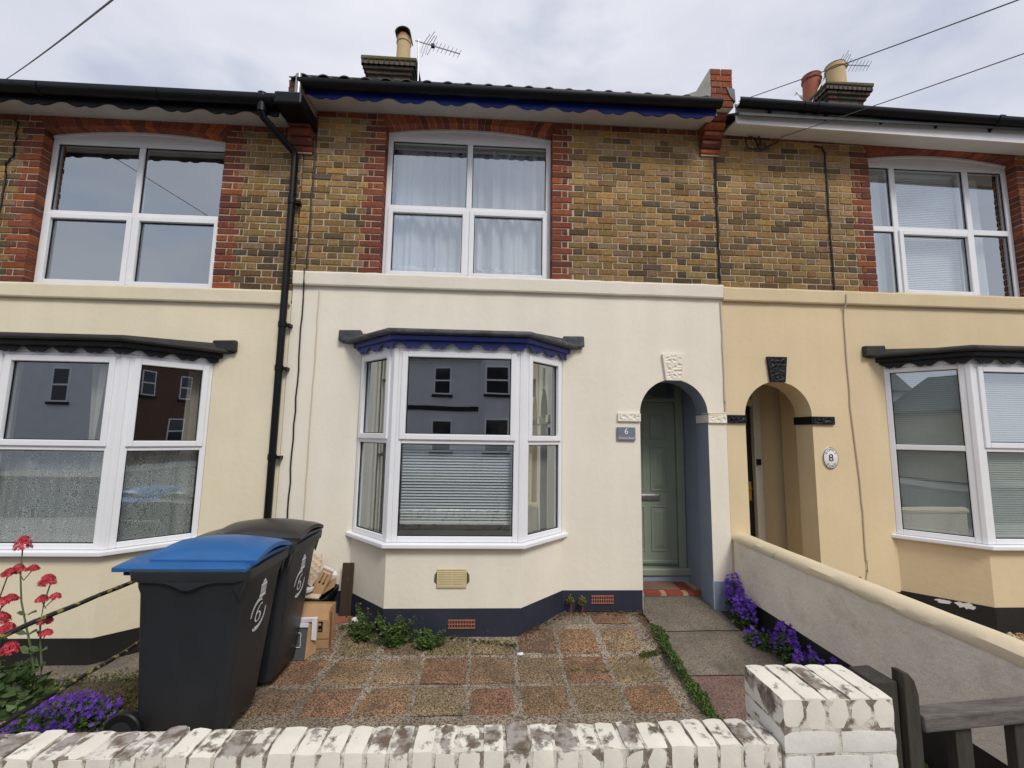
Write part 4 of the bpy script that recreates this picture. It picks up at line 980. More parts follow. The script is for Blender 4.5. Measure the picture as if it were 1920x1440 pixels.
TF4,_ = frame_T(B4[1],B4[2]); TR4,_ = frame_T(B4[2],B4[3])
for (T_,u1,sd_,lab) in ((TF4,1.03,5,'patterned lace net across the front light of the black-trimmed left bay'),(TR4,.62,6,'patterned lace net across the angled light of the black-trimmed left bay')):
    c = empty('lace_curtain', T_(.4,-.13,.85), lab, 'curtain', 'lace curtains in the left bay'); cloth(T_, .03, u1, .83, 1.66, -.12, .022, .12, 'lace', 'cloth', c, seed=sd_)
c = empty('curtain', TF4(.6,-.2,1.6), 'pale drawn-back curtain above the lace in the front light of the left bay', 'curtain')
cloth(TF4, .62, .76, 1.62, 2.45, -.2, .012, .05, 'curtain_cream', 'cloth', c, seed=7, flare=-.10)
c = empty('curtain', TR4(.5,-.2,1.6), 'pale curtain edge above the lace in the angled light of the left bay', 'curtain')
cloth(TR4, .50, .60, .85, 2.45, -.17, .01, .05, 'curtain_cream', 'cloth', c, seed=8, flare=.04)
B8 = [(4.231,0),(4.698,-.45),(5.818,-.45),(6.285,0)]
TL8,_ = frame_T(B8[0],B8[1]); TF8,_ = frame_T(B8[1],B8[2])
blind('venetian_blind', TL8, .06, .60, .93, 2.53, -.085, .0215, 'slat_grey', 'fine pale slatted blind in the angled light of the tan bay', tilt=-.95, single=False)
blind('venetian_blind', TF8, .06, 1.07, .93, 2.53, -.085, .0215, 'slat_grey', 'fine pale slatted blind in the front light of the tan bay', tilt=-.95, single=False)
T8u,_ = frame_T((4.254,.10),(6.043,.10))
blind('venetian_blind', T8u, .42, 1.25, 3.50, 4.98, -.14, .0215, 'slat_white', 'white slatted blind in the wide middle light upstairs at the tan house', tilt=-1.0, single=False)
for (ua,ub,sd_,lab) in ((.05,.34,9,'white net in the narrow upstairs light beside the red brick jamb of the tan house'),(1.30,1.60,10,'white net in the narrow upstairs light farthest from the keystone arch')):
    c = empty('net_curtain', T8u((ua+ub)/2,-.15,3.5), lab, 'curtain'); cloth(T8u, ua, ub, 3.5, 4.99, -.15, .012, .08, 'net', 'cloth', c, seed=sd_)

# ================================================================== signs
def text_mesh(txt, size, mapf, name, m, parent, extr=0.0, shear=0.0):
    cu = bpy.data.curves.new('t', 'FONT'); cu.body = txt; cu.size = size; cu.align_x = 'CENTER'; cu.align_y = 'CENTER'; cu.resolution_u = 3; cu.shear = shear
    ob = bpy.data.objects.new('t', cu); COL.objects.link(ob)
    me = bpy.data.meshes.new_from_object(ob.evaluated_get(bpy.context.evaluated_depsgraph_get()))
    bpy.data.objects.remove(ob, do_unlink=True); bpy.data.curves.remove(cu)
    mb = MB(); mb.v = [tuple(mapf(v.co.x, v.co.y)) for v in me.vertices]; mb.f = [tuple(p.vertices) for p in me.polygons]; mb.c = [None]*len(mb.f)
    bpy.data.meshes.remove(me)
    return mb.build(name, m_(m) if isinstance(m,str) else m, parent)
sg = empty('house_sign', (1.402,-.01,1.79), 'blue grey slate house plate numbered 6 beside the sage door', 'sign')
q = MB(); q.box(1.307,1.497,-.022,-.008,1.789,1.924, j=.001); q.build('plate', m_('plaque'), sg, bevel=.003)
text_mesh('6', .085, lambda x,y: (1.402+x,-.0235,1.880+y), 'lettering', 'decal_white', sg)
text_mesh('Downs Road', .031, lambda x,y: (1.402+x,-.0235,1.815+y), 'lettering', 'decal_white', sg, shear=.3)
for xx in (1.317,1.487): q = MB(); q.lathe([(.006,-.024),(.006,-.02)], (xx,0,1.857), 10, axis='y'); q.build('screw', m_('brass'), sg)
for xx in (1.33,1.474): q = MB(); q.box(xx-.006,xx+.006,-.009,.001,1.85,1.862); q.build('mount', m_('dark_metal'), sg)
sg = empty('house_sign', (3.567,-.01,1.535), 'oval white enamel house plate numbered 8 beside the black-banded arch', 'sign')
def oval(a,b,y0,y1,c): 
    q = MB(); n = 32; r = [[(c[0]+a*k*math.cos(2*math.pi*i/n), y, c[1]+b*k*math.sin(2*math.pi*i/n)) for i in range(n)] for k,y in ((1,y0),(1,y1),(.9,y1-.006))]; q.loft(r); return q
oval(.083,.112,0,-.010,(3.567,1.640)).build('plate', m_('enamel'), sg, smooth=True)
q = MB(); n = 40
for i in range(n):
    a, b = 2*math.pi*i/n, 2*math.pi*(i+1)/n
    q.add([(3.567+.083*math.cos(a),-.0125,1.64+.112*math.sin(a)),(3.567+.083*math.cos(b),-.0125,1.64+.112*math.sin(b)),(3.567+.077*math.cos(b),-.0155,1.64+.106*math.sin(b)),(3.567+.077*math.cos(a),-.0155,1.64+.106*math.sin(a))],[(0,1,2,3)])
q.build('rim', m_('enamel_blue'), sg)
text_mesh('8', .105, lambda x,y: (3.567+x*1.1,-.0185,1.640+y), 'lettering', 'enamel_blue', sg)
for word, up in (('DOWNS',1),('ROAD',-1)):
    for i, ch in enumerate(word):
        t = (i-(len(word)-1)/2)*.47; a = math.pi/2-t if up > 0 else -math.pi/2+t
        cx, cz = 3.567+.060*math.cos(a), 1.64+.087*math.sin(a); rt = -t*.75 if up > 0 else t*.75
        text_mesh(ch, .034, lambda x,y,cx=cx,cz=cz,rt=rt: (cx+x*math.cos(rt)-y*math.sin(rt),-.0180,cz+x*math.sin(rt)+y*math.cos(rt)), 'lettering', 'enamel_blue', sg)
q = MB(); q.lathe([(.07,0),(.075,.02),(.03,.03)], (1.72,.5,2.59), 18); tag(q.build('porch_light', m_('upvc')), 'round white light on the porch ceiling above the sage door', 'light')
mt = empty('doormat', (1.77,.48,.205), 'brown ribbed doormat on the red tiles of the sage door porch', 'mat')
q = MB(); q.box(1.44,2.08,.352,.60,.204,.216, j=.002); q.build('pile', m_('doormat'), mt, bevel=.003)

# ================================================================== wheelie bins
def rrect(cx, cy, hx, hy, r, z, n=5):
    P = []
    for sx, sy, a0 in ((1,1,0),(-1,1,90),(-1,-1,180),(1,-1,270)):
        for k in range(n+1):
            a = R_(a0+90*k/n); P.append((cx+sx*(hx-r)+r*math.cos(a), cy+sy*(hy-r)+r*math.sin(a), z))
    return P
def wheelie_bin(xr, yn, label, lidm, L_=.66, W_=.565, H=1.0, rot=0.0, group=None):
    """xr: front (numbered) rim edge, yn: near rim edge; handle and wheels point to -X"""
    b = empty('wheelie_bin', (xr-L_/2, yn+W_/2, 0), label, 'bin', group)
    cx, cy = xr-L_/2, yn+W_/2
    def body(z):   # half sizes and centre along the taper
        t = z/H; fx = xr-.015-.10*(1-t); bx = xr-L_+.02+.045*(1-t); hy = W_/2-.02-.055*(1-t)
        return (fx+bx)/2, (fx-bx)/2, hy
    q = MB(); R = []
    for z in (.035,.06,.3,.6,.86,.90,.955):
        c_, hx, hy = body(z); k = .0 if z < .88 else .008
        R.append(rrect(c_, cy, hx-(.02 if z < .05 else 0)+k, hy-(.02 if z < .05 else 0)+k, .055, z))
    q.loft(R); q.build('body', m_('bin_plastic'), b, smooth=True)
    # wedge-shaped recess panels moulded under the rim on the front
    q = MB(); R = []
    for z, e in ((.935,.0),(.945,.022),(.985,.026),(1.0,.026),(1.006,.018)): R.append(rrect(cx, cy, L_/2-.012+e, W_/2-.016+e, .05, z))
    q.loft(R); rim = q.build('rim', m_('bin_plastic'), b, smooth=True)
    for sy in (-1,1):   # skirt dipping at mid-side
        q = MB(); n = 24; yy = cy+sy*(W_/2+.004); P = []
        for i in range(n+1):
            u = i/n; x = xr-L_+.05+(L_-.1)*u; dip = .045*math.exp(-((u-.5)/.16)**2); P.append((x,.938-dip))
        for (xa,za),(xb,zb_) in zip(P,P[1:]): q.add([(xa,yy,za),(xb,yy,zb_),(xb,yy,.985),(xa,yy,.985),(xa,yy-sy*.012,za),(xb,yy-sy*.012,zb_)],[(0,1,2,3),(0,4,5,1)])
        q.build('skirt', m_('bin_plastic'), rim, smooth=True)
    for sy in (-1,1):
        q = MB(); y0 = cy+sy*(W_/2-.055); q.add([(xr-.012,y0,.94),(xr-.012,y0+sy*.05,.94),(xr-.035,y0+sy*.035,.83),(xr-.10,y0+sy*.045,.94)],[(0,1,2),(1,3,2),(0,2,3)]); q.build('gusset', m_('bin_plastic'), rim)
    # lid: shallow dome over the rim, hinge end drawn out to the handle
    def lidz(u, v, k): return k*(1-(2*v-1)**2)*(.55+.45*math.sin(math.pi*min(1,max(0,u))))
    def sheet_lid(x0, x1, y0, y1, z, k, taper, name, thick=.02, nu=16, nv=12, droop=.0):
        V = []; F = []
        for lay in (0,1):
            for j in range(nv+1):
                for i in range(nu+1):
                    u, v = i/nu, j/nv; x = x0+(x1-x0)*u; hw = (y1-y0)/2*(1-taper*(1-u)**3); y = (y0+y1)/2+(2*v-1)*hw
                    e = min(u,1-u,v,1-v); zz = z+lidz(u,v,k)-(.010 if e < .02 else 0)-droop*(1-u)**2
                    V.append((x,y,zz-lay*thick))
        o_ = (nu+1)*(nv+1)
        for j in range(nv):
            for i in range(nu): a = j*(nu+1)+i; F += [(a,a+1,a+nu+2,a+nu+1),(o_+a,o_+a+nu+1,o_+a+nu+2,o_+a+1)]
        for i in range(nu): F += [(i,o_+i,o_+i+1,i+1),(nv*(nu+1)+i,nv*(nu+1)+i+1,o_+nv*(nu+1)+i+1,o_+nv*(nu+1)+i)]
        for j in range(nv): F += [(j*(nu+1),(j+1)*(nu+1),o_+(j+1)*(nu+1),o_+j*(nu+1)),(j*(nu+1)+nu,o_+j*(nu+1)+nu,o_+(j+1)*(nu+1)+nu,(j+1)*(nu+1)+nu)]
        q = MB(); q.add(V,F); return q.build(name, m_(lidm), b, smooth=True, bevel=.004)
    lid = sheet_lid(xr-L_-.125, xr+.0, yn-.004, yn+W_+.004, 1.030, .030, .10, 'lid', .026, droop=.006)
    p2 = sheet_lid(xr-L_+.055, xr+.032, yn+.055, yn+W_-.055, 1.062, .080, .06, 'lid_panel', .030)
    q = MB(); q.tube([(xr-L_-.075,yn+.07,.985),(xr-L_-.075,yn+W_-.07,.985)], .016, 10); q.build('handle', m_('bin_plastic'), b, smooth=True)
    for yy in (yn+.07, yn+W_-.09):
        q = MB(); q.box(xr-L_-.09,xr-L_+.03,yy,yy+.022,.955,1.005); q.build('hinge', m_('bin_plastic'), b, bevel=.006)
    for yy, s in ((yn+.035,1),(yn+W_-.085,-1)):
        q = MB(); q.lathe([(.045,-.002),(.098,.0),(.105,.008),(.105,.042),(.098,.05),(.045,.052)], (xr-L_+.02,yy,.105), 26, axis='y'); wh = q.build('wheel', m_('black_paint'), b, smooth=True)
        q = MB(); q.lathe([(.03,-.006),(.062,-.004),(.062,.054),(.03,.056)], (xr-L_+.02,yy,.105), 18, axis='y'); q.build('hub', m_('bin_plastic'), wh, smooth=True)
    q = MB(); q.tube([(xr-L_+.02,yn+.04,.105),(xr-L_+.02,yn+W_-.04,.105)], .012, 8); q.build('axle', m_('dark_metal'), b)
    # decals on the front face
    def fp(u, v):
        t = v/H; return (xr-.015-.10*(1-t)+.0035, cy+u*1.25, v)
    def blob(mb, pts): mb.add([fp(u,v) for u,v in pts], [tuple(range(len(pts)))])
    def ell(mb, u, v, a, b_, ang, n=8): blob(mb, [(u+a*math.cos(t)*math.cos(ang)-b_*math.sin(t)*math.sin(ang), v+a*math.cos(t)*math.sin(ang)+b_*math.sin(t)*math.cos(ang)) for t in [2*math.pi*k/n for k in range(n)]])
    def stroke(mb, pts, ws):
        for (p,q_,wa,wb) in zip(pts,pts[1:],ws,ws[1:]):
            d = Vector((q_[0]-p[0],q_[1]-p[1]));
            if d.length < 1e-6: continue
            d.normalize(); nn = (-d.y,d.x)
            mb.add([fp(p[0]-nn[0]*wa,p[1]-nn[1]*wa),fp(q_[0]-nn[0]*wb,q_[1]-nn[1]*wb),fp(q_[0]+nn[0]*wb,q_[1]+nn[1]*wb),fp(p[0]+nn[0]*wa,p[1]+nn[1]*wa)],[(0,1,2,3)])
    zc = .660; uc = .0; K = .64
    q = MB(); P = []; Wd = []
    bowl = [(uc+K*.036*math.cos(a), zc+K*(-.030+.046*math.sin(a))) for a in [math.pi*.78+2*math.pi*k/22 for k in range(23)]]
    stem_ = [(uc+K*a_,zc+K*b_) for a_,b_ in ((.040,.088),(.022,.085),(.002,.068),(-.018,.040),(-.030,.008),(-.036,-.03))]
    stroke(q, stem_, [K*w_ for w_ in (.004,.005,.006,.008,.009,.009)]); stroke(q, bowl, [.003+.003*abs(math.cos(math.pi*.78+2*math.pi*k/22)) for k in range(23)]); ell(q, uc+K*.038, zc+K*.082, .006,.005,0)
    q.build('number', m_('decal_white'), b)
    R1 = .128*K
    for (a0,a1) in ((80,178),(262,368)):
        n = 14; q = MB()
        for k in range(n):
            a = R_(a0+(a1-a0)*k/(n-1)); rr = R1*1.0; u, v = uc+rr*.86*math.cos(a), zc+rr*1.12*math.sin(a); s = 1-.55*k/n
            for sd in (-1,1): ell(q, u+sd*.008*math.cos(a)*s, v+sd*.008*math.sin(a)*s, .012*s, .004*s, a+math.pi/2+sd*.7)
        stroke(q, [(uc+R1*.86*math.cos(R_(a0+(a1-a0)*k/16)), zc+R1*1.12*math.sin(R_(a0+(a1-a0)*k/16))) for k in range(17)], [.0025]*17)
        for sd in (0,1): aa = R_(a0); ell(q, uc+R1*.86*math.cos(aa)+(-.008 if sd else -.020), zc+R1*1.12*math.sin(aa)+.003, .012,.005, 1.2*(1 if sd else -1))
        q.build('laurel_branch', m_('decal_white'), b)
    q = MB(); zl = .815; ul = .012
    blob(q, [(ul-.030,zl-.055),(ul+.030,zl-.055),(ul+.030,zl-.034),(ul-.030,zl-.034)])
    for k in range(5): blob(q, [(ul-.026+k*.0115,zl-.030),(ul-.019+k*.0115,zl-.030),(ul-.019+k*.0115,zl+.008),(ul-.026+k*.0115,zl+.008)])
    blob(q, [(ul-.030,zl+.012),(ul+.030,zl+.012),(ul+.028,zl+.030),(ul-.028,zl+.030)]); blob(q, [(ul-.020,zl+.033),(ul+.020,zl+.033),(ul+.006,zl+.054),(ul-.006,zl+.054)])
    q.build('crest', m_('decal_white'), b)
    return b
wheelie_bin(-1.415, -1.70, 'dark wheelie bin with a blue lid, numbered 6', 'lid_blue', group='wheelie bins')
wheelie_bin(-1.40, -1.115, 'dark wheelie bin with a black lid, numbered 6', 'lid_black', group='wheelie bins')

# ================================================================== rubbish by the bay
def KS(c): return tuple(CAM+(Vector(c)-CAM)*1.044)
rb = empty('recycling_box', KS((-1.62,-.36,.14)), 'black recycling box heaped with card and egg trays by the wall', 'box')
def crate(x0,x1,y0,y1,z0,z1,parent):
    q = MB(); cx, cy = (x0+x1)/2,(y0+y1)/2; hx, hy = (x1-x0)/2,(y1-y0)/2
    q.loft([rrect(cx,cy,hx-.05,hy-.05,.03,z0),rrect(cx,cy,hx-.012,hy-.012,.04,z1-.04),rrect(cx,cy,hx+.012,hy+.012,.045,z1-.036),rrect(cx,cy,hx+.014,hy+.014,.045,z1),rrect(cx,cy,hx-.004,hy-.004,.04,z1),rrect(cx,cy,hx-.05,hy-.05,.03,z0+.05)])
    return q.build('tub', m_('black_plastic'), parent, smooth=True)
crate(-2.0,-1.40,-.415,-.02,.115,.385,rb)
def tilted_box(name, c, s, rot, m, parent=None, bev=.003):
    q = MB(); M_ = Matrix.Translation(KS(c) if name in ('cardboard_flap','cardboard_box','packet') else c) @ (Matrix.Rotation(rot[2],4,'Z') @ Matrix.Rotation(rot[1],4,'Y') @ Matrix.Rotation(rot[0],4,'X'))
    q.T = lambda x,y,z: M_ @ Vector((x,y,z)); q.box(-s[0]/2,s[0]/2,-s[1]/2,s[1]/2,-s[2]/2,s[2]/2); return q.build(name, m_(m), parent, bevel=bev), M_
o, M_ = tilted_box('cardboard_flap', (-1.43,-.44,.50), (.10,.03,.36), (-.25,.42,.1), 'cardboard'); tag(o, 'upright brown card with arrows sticking out of the black recycling box', 'card')
for dx in (-.018,.018):   # "this way up" arrows
    q = MB(); q.T = lambda x,y,z,M_=M_: M_ @ Vector((x,y,z)); q.box(dx-.003,dx+.003,-.0175,-.016,.03,.12); q.add([(dx-.012,-.0172,.045),(dx+.012,-.0172,.045),(dx,-.0172,.022)],[(0,1,2)]); q.build('arrow', m_('black_paint'), o)
q = MB(); q.T = lambda x,y,z,M_=M_: M_ @ Vector((x,y,z)); q.box(-.036,.036,-.0175,-.016,.125,.130); q.box(-.05,.05,-.0178,-.016,.155,.18); q.build('tape', m_('paper_white'), o)
tag(tilted_box('cardboard_flap', (-1.40,-.34,.47), (.16,.20,.02), (.1,-.55,.2), 'cardboard')[0], 'brown card leaning against the rim of the black recycling box', 'card')
tag(tilted_box('cardboard_box', (-1.56,-.46,.40), (.16,.14,.13), (0,0,.15), 'cardboard')[0], 'small brown carton lying in the black recycling box', 'carton')
tag(tilted_box('cardboard_flap', (-1.50,-.52,.455), (.22,.06,.015), (.2,.1,.05), 'egg_card')[0], 'pale flat card on the front rim of the black recycling box', 'card')
def egg_tray(c, rot, label):
    q = MB(); M_ = Matrix.Translation(KS(c)) @ Matrix.Rotation(rot[2],4,'Z') @ Matrix.Rotation(rot[1],4,'Y') @ Matrix.Rotation(rot[0],4,'X'); n = 24; V = []; F = []
    for j in range(n+1):
        for i in range(n+1):
            u, v = i/n, j/n; V.append(M_ @ Vector(((u-.5)*.26,(v-.5)*.26,.022*math.cos(u*math.pi*8)*math.cos(v*math.pi*8)+.01*math.sin(u*3))))
    for j in range(n):
        for i in range(n): a = j*(n+1)+i; F.append((a,a+1,a+n+2,a+n+1))
    q.add(V,F); tag(q.build('egg_tray', m_('egg_card'), smooth=True), label, 'egg tray')
egg_tray((-1.60,-.33,.615),(.75,-.1,.1),'buff egg tray tipped up on top of the recycling heap'); egg_tray((-1.62,-.42,.55),(.35,-.25,.4),'buff egg tray lying under the tipped-up tray in the recycling heap')
mat('green_pack',(.03,.25,.10),.4,.1); mat('orange_pack',(.55,.13,.06),.5,.1); mat('yellow_tag',(.75,.55,.02),.5,.05)
q = MB(); q.lathe([(.0,0),(.07,.006),(.085,.03),(.09,.04),(.07,.045),(.0,.04)], KS((-1.60,-.47,.49)), 18); tag(q.build('food_tub', m_('green_pack'), smooth=True), 'green food tub in the black recycling box', 'tub')
q = MB(); q.lathe([(.0,0),(.07,.004),(.075,.028),(.0,.034)], KS((-1.53,-.50,.485)), 18); tag(q.build('food_tub', m_('paper_white'), smooth=True), 'clear white lid beside the green tub in the recycling box', 'tub')
tag(tilted_box('packet', (-1.63,-.30,.72), (.12,.02,.05), (.2,.1,.1), 'orange_pack')[0], 'orange packet on top of the egg trays', 'packet')
tag(tilted_box('packet', (-1.39,-.24,.52), (.05,.08,.09), (.3,.3,.6), 'paper_white')[0], 'crumpled white packet beside the upright arrowed card', 'packet')
# big brown carton standing on its side
def carton(x0,x1,y0,y1,z0,z1,label,rz=0):
    e = empty('cardboard_box', ((x0+x1)/2,(y0+y1)/2,z0), label, 'carton')
    for nm,a in (('panel',(x0,x1,y0,y0+.006,z0,z1-.10)),('panel',(x1-.006,x1,y0+.007,y1,z0,z1)),('panel',(x0,x1-.007,y1-.006,y1,z0,z1)),('panel',(x0+.002,x1-.008,y0+.007,y1-.007,z0,z0+.006))):
        q = MB(); q.box(*a, j=.002); q.build(nm, m_('cardboard'), e)
    q = MB(); q.add([(x0,y0+.001,z1-.10),(x1-.01,y0+.001,z1-.10),(x1-.02,y1-.03,z1-.005),(x0,y1-.03,z1+.0)],[(0,1,2,3)]); q.build('flap', m_('cardboard'), e)
    q = MB(); q.add([(x1+.001,y0,z0+.02),(x1+.035,y0-.05,z0+.03),(x1+.03,y0-.04,z1-.03),(x1+.001,y0,z1-.02)],[(0,1,2,3)]); q.build('flap', m_('cardboard'), e)
    return e
cb = carton(-1.70,-1.285,-.56,-.43,.055,.375,'large brown carton marked with a black fragile label between bins and bay')
q = MB(); q.box(-1.43,-1.34,-.5635,-.5610,.185,.265); q.build('label_print', m_('black_paint'), cb)
text_mesh('FRAGILE', .020, lambda x,y: (-1.385+x,-.5645,.200+y), 'lettering', 'cardboard', cb)
q = MB(); q.box(-1.417,-1.399,-.5645,-.5637,.225,.252); q.box(-1.38,-1.353,-.5645,-.5637,.235,.252); q.build('symbol', m_('cardboard'), cb)
q = MB(); q.box(-1.545,-1.515,-.568,-.56,.265,.295,j=.004); q.build('tape', m_('yellow_tag'), cb)
q = MB(); q.box(-1.70,-1.285,-.5622,-.5605,.128,.131); q.build('crease', m_('plank_wood'), cb)
gb = empty('cardboard_box', (-1.50,-.70,0), 'dark grey printed carton with white edges beside the black-lidded bin', 'carton')
q = MB(); q.add([(-1.60,-.66,.012),(-1.435,-.66,.012),(-1.435,-.62,.27),(-1.60,-.62,.27)],[(0,1,2,3)]); q.build('panel', m_('card_dark'), gb)
q = MB(); q.add([(-1.434,-.66,.012),(-1.375,-.585,.04),(-1.375,-.565,.29),(-1.434,-.62,.27)],[(0,1,2,3)]); q.build('panel', m_('cardboard'), gb)
q = MB(); q.box(-1.60,-1.37,-.625,-.60,.285,.315,j=.004); q.build('flap', m_('paper_white'), gb)
q = MB(); q.box(-1.40,-1.365,-.63,-.605,.15,.315,j=.005); q.build('flap', m_('paper_white'), gb)
q = MB(); q.box(-1.56,-1.43,-.635,-.61,.255,.280,j=.006); q.build('flap', m_('paper_white'), gb)
q = MB()
for a in ((-1.53,-1.475,.215,.218),(-1.53,-1.475,.105,.108),(-1.478,-1.475,.105,.218)): q.box(a[0],a[1],-.658,-.652,a[2],a[3])
q.build('print', m_('paper_white'), gb)
tag(tilted_box('wooden_plank', (-1.305,-.075,.345), (.105,.022,.50), (-.06,.0,.0), 'plank_wood')[0], 'dark stained plank leaning upright against the wall beside the bay', 'plank')
q = MB(); q.box(-1.37,-1.22,-.20,-.13,.10,.14,j=.004); tag(q.build('half_brick', m_('terracotta')), 'broken red brick lying at the foot of the dark plank', 'brick')
def crumple(c, r, label, name='paper_scrap', m='paper_white', sx=1, sz=.7, seed=0):
    rnd = random.Random(seed); q = MB(); R = []; n = 12
    for j in range(7):
        t = math.pi*j/6; R.append([(c[0]+r*sx*math.sin(t)*math.cos(2*math.pi*k/n)*rnd.uniform(.7,1.2), c[1]+r*math.sin(t)*math.sin(2*math.pi*k/n)*rnd.uniform(.7,1.2), c[2]-r*sz*math.cos(t)+rnd.uniform(-.1,.1)*r) for k in range(n)])
    q.loft(R); return tag(q.build(name, m_(m)), label, 'litter')
p = pZ(666,1165,.12); crumple(p, .05, 'crumpled white paper ball between the plank and the weeds', seed=1)
p = pZ(672,1192,.07); crumple(p, .03, 'torn white paper scrap in front of the weeds', seed=2, sx=1.5, sz=.5)
p = pZ(650,1172,.09); crumple(p, .035, 'dirty white paper at the foot of the plank', seed=3, sx=1.3, sz=.4)
q = MB(); a, b, c_ = pZ(612,1212,.03), pZ(640,1196,.05), pZ(668,1196,.06)
for (s_,t_) in ((a,b),(pZ(628,1213,.025),pZ(636,1198,.05)),(b+Vector((0,0,.01)),c_)):
    d = (t_-s_); nn = Vector((-d.y,d.x,0)).normalized()*.012; mid_p = (s_+t_)/2+Vector((0,0,.018)); q.add([s_-nn,s_+nn,mid_p+nn,mid_p-nn,t_+nn,t_-nn],[(0,1,2,3),(3,2,4,5)])
tag(q.build('packing_strap', m_('paper_white')), 'white packing strap lying on the paving in front of the carton', 'litter')
p = pZ(976,1226,.025); crumple(p, .022, 'small white paper scrap on the dark paving slab', seed=4, sx=1.2, sz=.4)
# ================================================================== plants
def leafset(mb, c, n, sx, sy, sz, size, cols, rnd, up=.5, shape=lambda u: 1, zmin=None):
    for _ in range(n):
        while True:
            x, y, z = rnd.uniform(-1,1), rnd.uniform(-1,1), rnd.uniform(0,1)
            if x*x+y*y+z*z*.9 < 1: break
        p = Vector((c[0]+x*sx, c[1]+y*sy, c[2]+z*sz)); s = size*rnd.uniform(.6,1.3)
        if zmin is not None and p.z < zmin(p.y)+.004: p.z = zmin(p.y)+.006+rnd.random()*.01
        d = Vector((rnd.uniform(-1,1),rnd.uniform(-1,1),rnd.uniform(-.2,1)*up)).normalized(); t = d.cross(Vector((rnd.uniform(-1,1),rnd.uniform(-1,1),rnd.uniform(-1,1)))).normalized(); f = d.cross(t)*.18*s
        col = rnd.choice(cols); k = rnd.uniform(.7,1.3)
        mb.add([p, p+d*s*.35+t*s*.32+f, p+d*s*.75+t*s*.26+f, p+d*s, p+d*s*.75-t*s*.26+f, p+d*s*.35-t*s*.32+f], [(0,1,2,3),(0,3,4,5)], tuple(v*k for v in col))
def flower(mb, p, r, nrm, col, rnd, n=5):
    nrm = nrm.normalized(); a = nrm.cross(Vector((.3,.2,1))).normalized(); b = nrm.cross(a); ph = rnd.uniform(0,6); V = [p]; F = []
    for k in range(n):
        for (t,rr,h) in ((-.42,.62,.22),(0,1.0,.45),(.42,.62,.22)):
            an = ph+2*math.pi*(k+t)/n; V.append(p+(a*math.cos(an)+b*math.sin(an))*r*rr+nrm*r*h)
        i = 1+3*k; F.append((0,i,i+1,i+2))
    k = rnd.uniform(.7,1.35); mb.add(V, F, tuple(v*k for v in col))
GRN = [(.085,.155,.028),(.06,.115,.024),(.115,.185,.034),(.05,.09,.02)]
YGN = [(.10,.13,.025),(.13,.14,.03),(.08,.10,.02)]
PUR = [(.16,.055,.52),(.20,.07,.60),(.12,.035,.42),(.24,.10,.62)]
def campanula(c, sx, sy, sz, nl, nf, label, seed, zf=None):
    rnd = random.Random(seed); e = empty('bellflower', c, label, 'plant', 'purple bellflowers')
    q = MB(); leafset(q, c, nl, sx, sy, sz*.8, .028, GRN, rnd, .9, zmin=zf); tag(q.build('foliage', m_('leaf'), e), kind='stuff')
    q = MB()
    for _ in range(nf):
        while True:
            x, y = rnd.uniform(-1,1), rnd.uniform(-1,1)
            if x*x+y*y < 1: break
        if nz(c[0]+x*sx, c[1]+y*sy, 11, seed) < -.12 and rnd.random() < .85: continue
        z = sz*(.45+.6*math.sqrt(max(0,1-x*x-y*y)))*rnd.uniform(.45,1.12)
        flower(q, Vector((c[0]+x*sx,c[1]+y*sy,c[2]+z)), rnd.uniform(.012,.021), Vector((rnd.uniform(-.7,.3),rnd.uniform(-1.2,.2),rnd.uniform(.2,1))), rnd.choice(PUR), rnd)
    tag(q.build('flowers', m_('petal'), e), kind='stuff'); return e
PZ = lambda y: path_z(y)-.01
campanula((2.425,-.10,.15),.075,.12,.33,260,250,'purple bellflower climbing in the corner between porch pier and boundary wall',1,PZ)
campanula((2.39,-.32,.13),.10,.14,.23,320,260,'purple bellflower mound against the concrete boundary wall next to the corner plant',2,PZ)
campanula((2.35,-.62,.08),.12,.14,.12,420,40,'low green bellflower with few blooms beside the joint of the path',3,PZ)
campanula((2.42,-.86,.07),.07,.13,.25,260,170,'small purple bellflower over the black base of the boundary wall',4,PZ)
campanula((2.40,-1.14,.04),.08,.14,.22,320,120,'sparse purple bellflower trailing onto the dark path slab',5,PZ)
campanula((2.42,-1.42,.02),.07,.15,.28,300,220,'purple bellflower just behind the white gate pier',6,PZ)
campanula((-2.74,-1.24,LZ),.33,.24,.15,1200,420,'spreading purple bellflower under the peeling rail in the left garden',7,lambda y: LZ)
campanula((-3.25,-.93,LZ),.20,.16,.14,500,60,'green bellflower clump behind the spreading purple one in the left garden',8,lambda y: LZ)
def strip_weed(c0, c1, wd, h, n, label, seed, cols=GRN, size=.02, zf=None, name='weeds'):
    rnd = random.Random(seed); q = MB()
    for _ in range(n):
        t = rnd.random(); p = Vector(c0).lerp(Vector(c1),t); k = .6+.4*math.sin(t*23)*math.sin(t*9+1)
        leafset(q, (p.x+rnd.gauss(0,wd*.45*k),p.y+rnd.gauss(0,wd*.3),(zf(p.y) if zf else p.z)), 3, .01,.01,h*k, size, cols, rnd, .9)
    o = q.build(name, m_('leaf')); o['kind'] = 'stuff'; return tag(o, label, 'weeds')
strip_weed((1.545,-.33,0),(1.49,-2.2,0),.065,.035,2600,'strip of green weeds in the gap between patio and path',1,zf=lambda y: max(gz(y),path_z(y)-.02),size=.017)
strip_weed((1.47,-.62,0),(1.30,-.66,0),.05,.02,120,'yellowing weeds spilling over the patio edge',2,cols=YGN,zf=lambda y: gz(y)+.004,size=.016)
strip_weed((2.44,-2.45,-.02),(2.42,-1.6,0),.05,.10,260,'yellow green weeds at the black base of the boundary wall by the gate',3,cols=YGN+GRN)
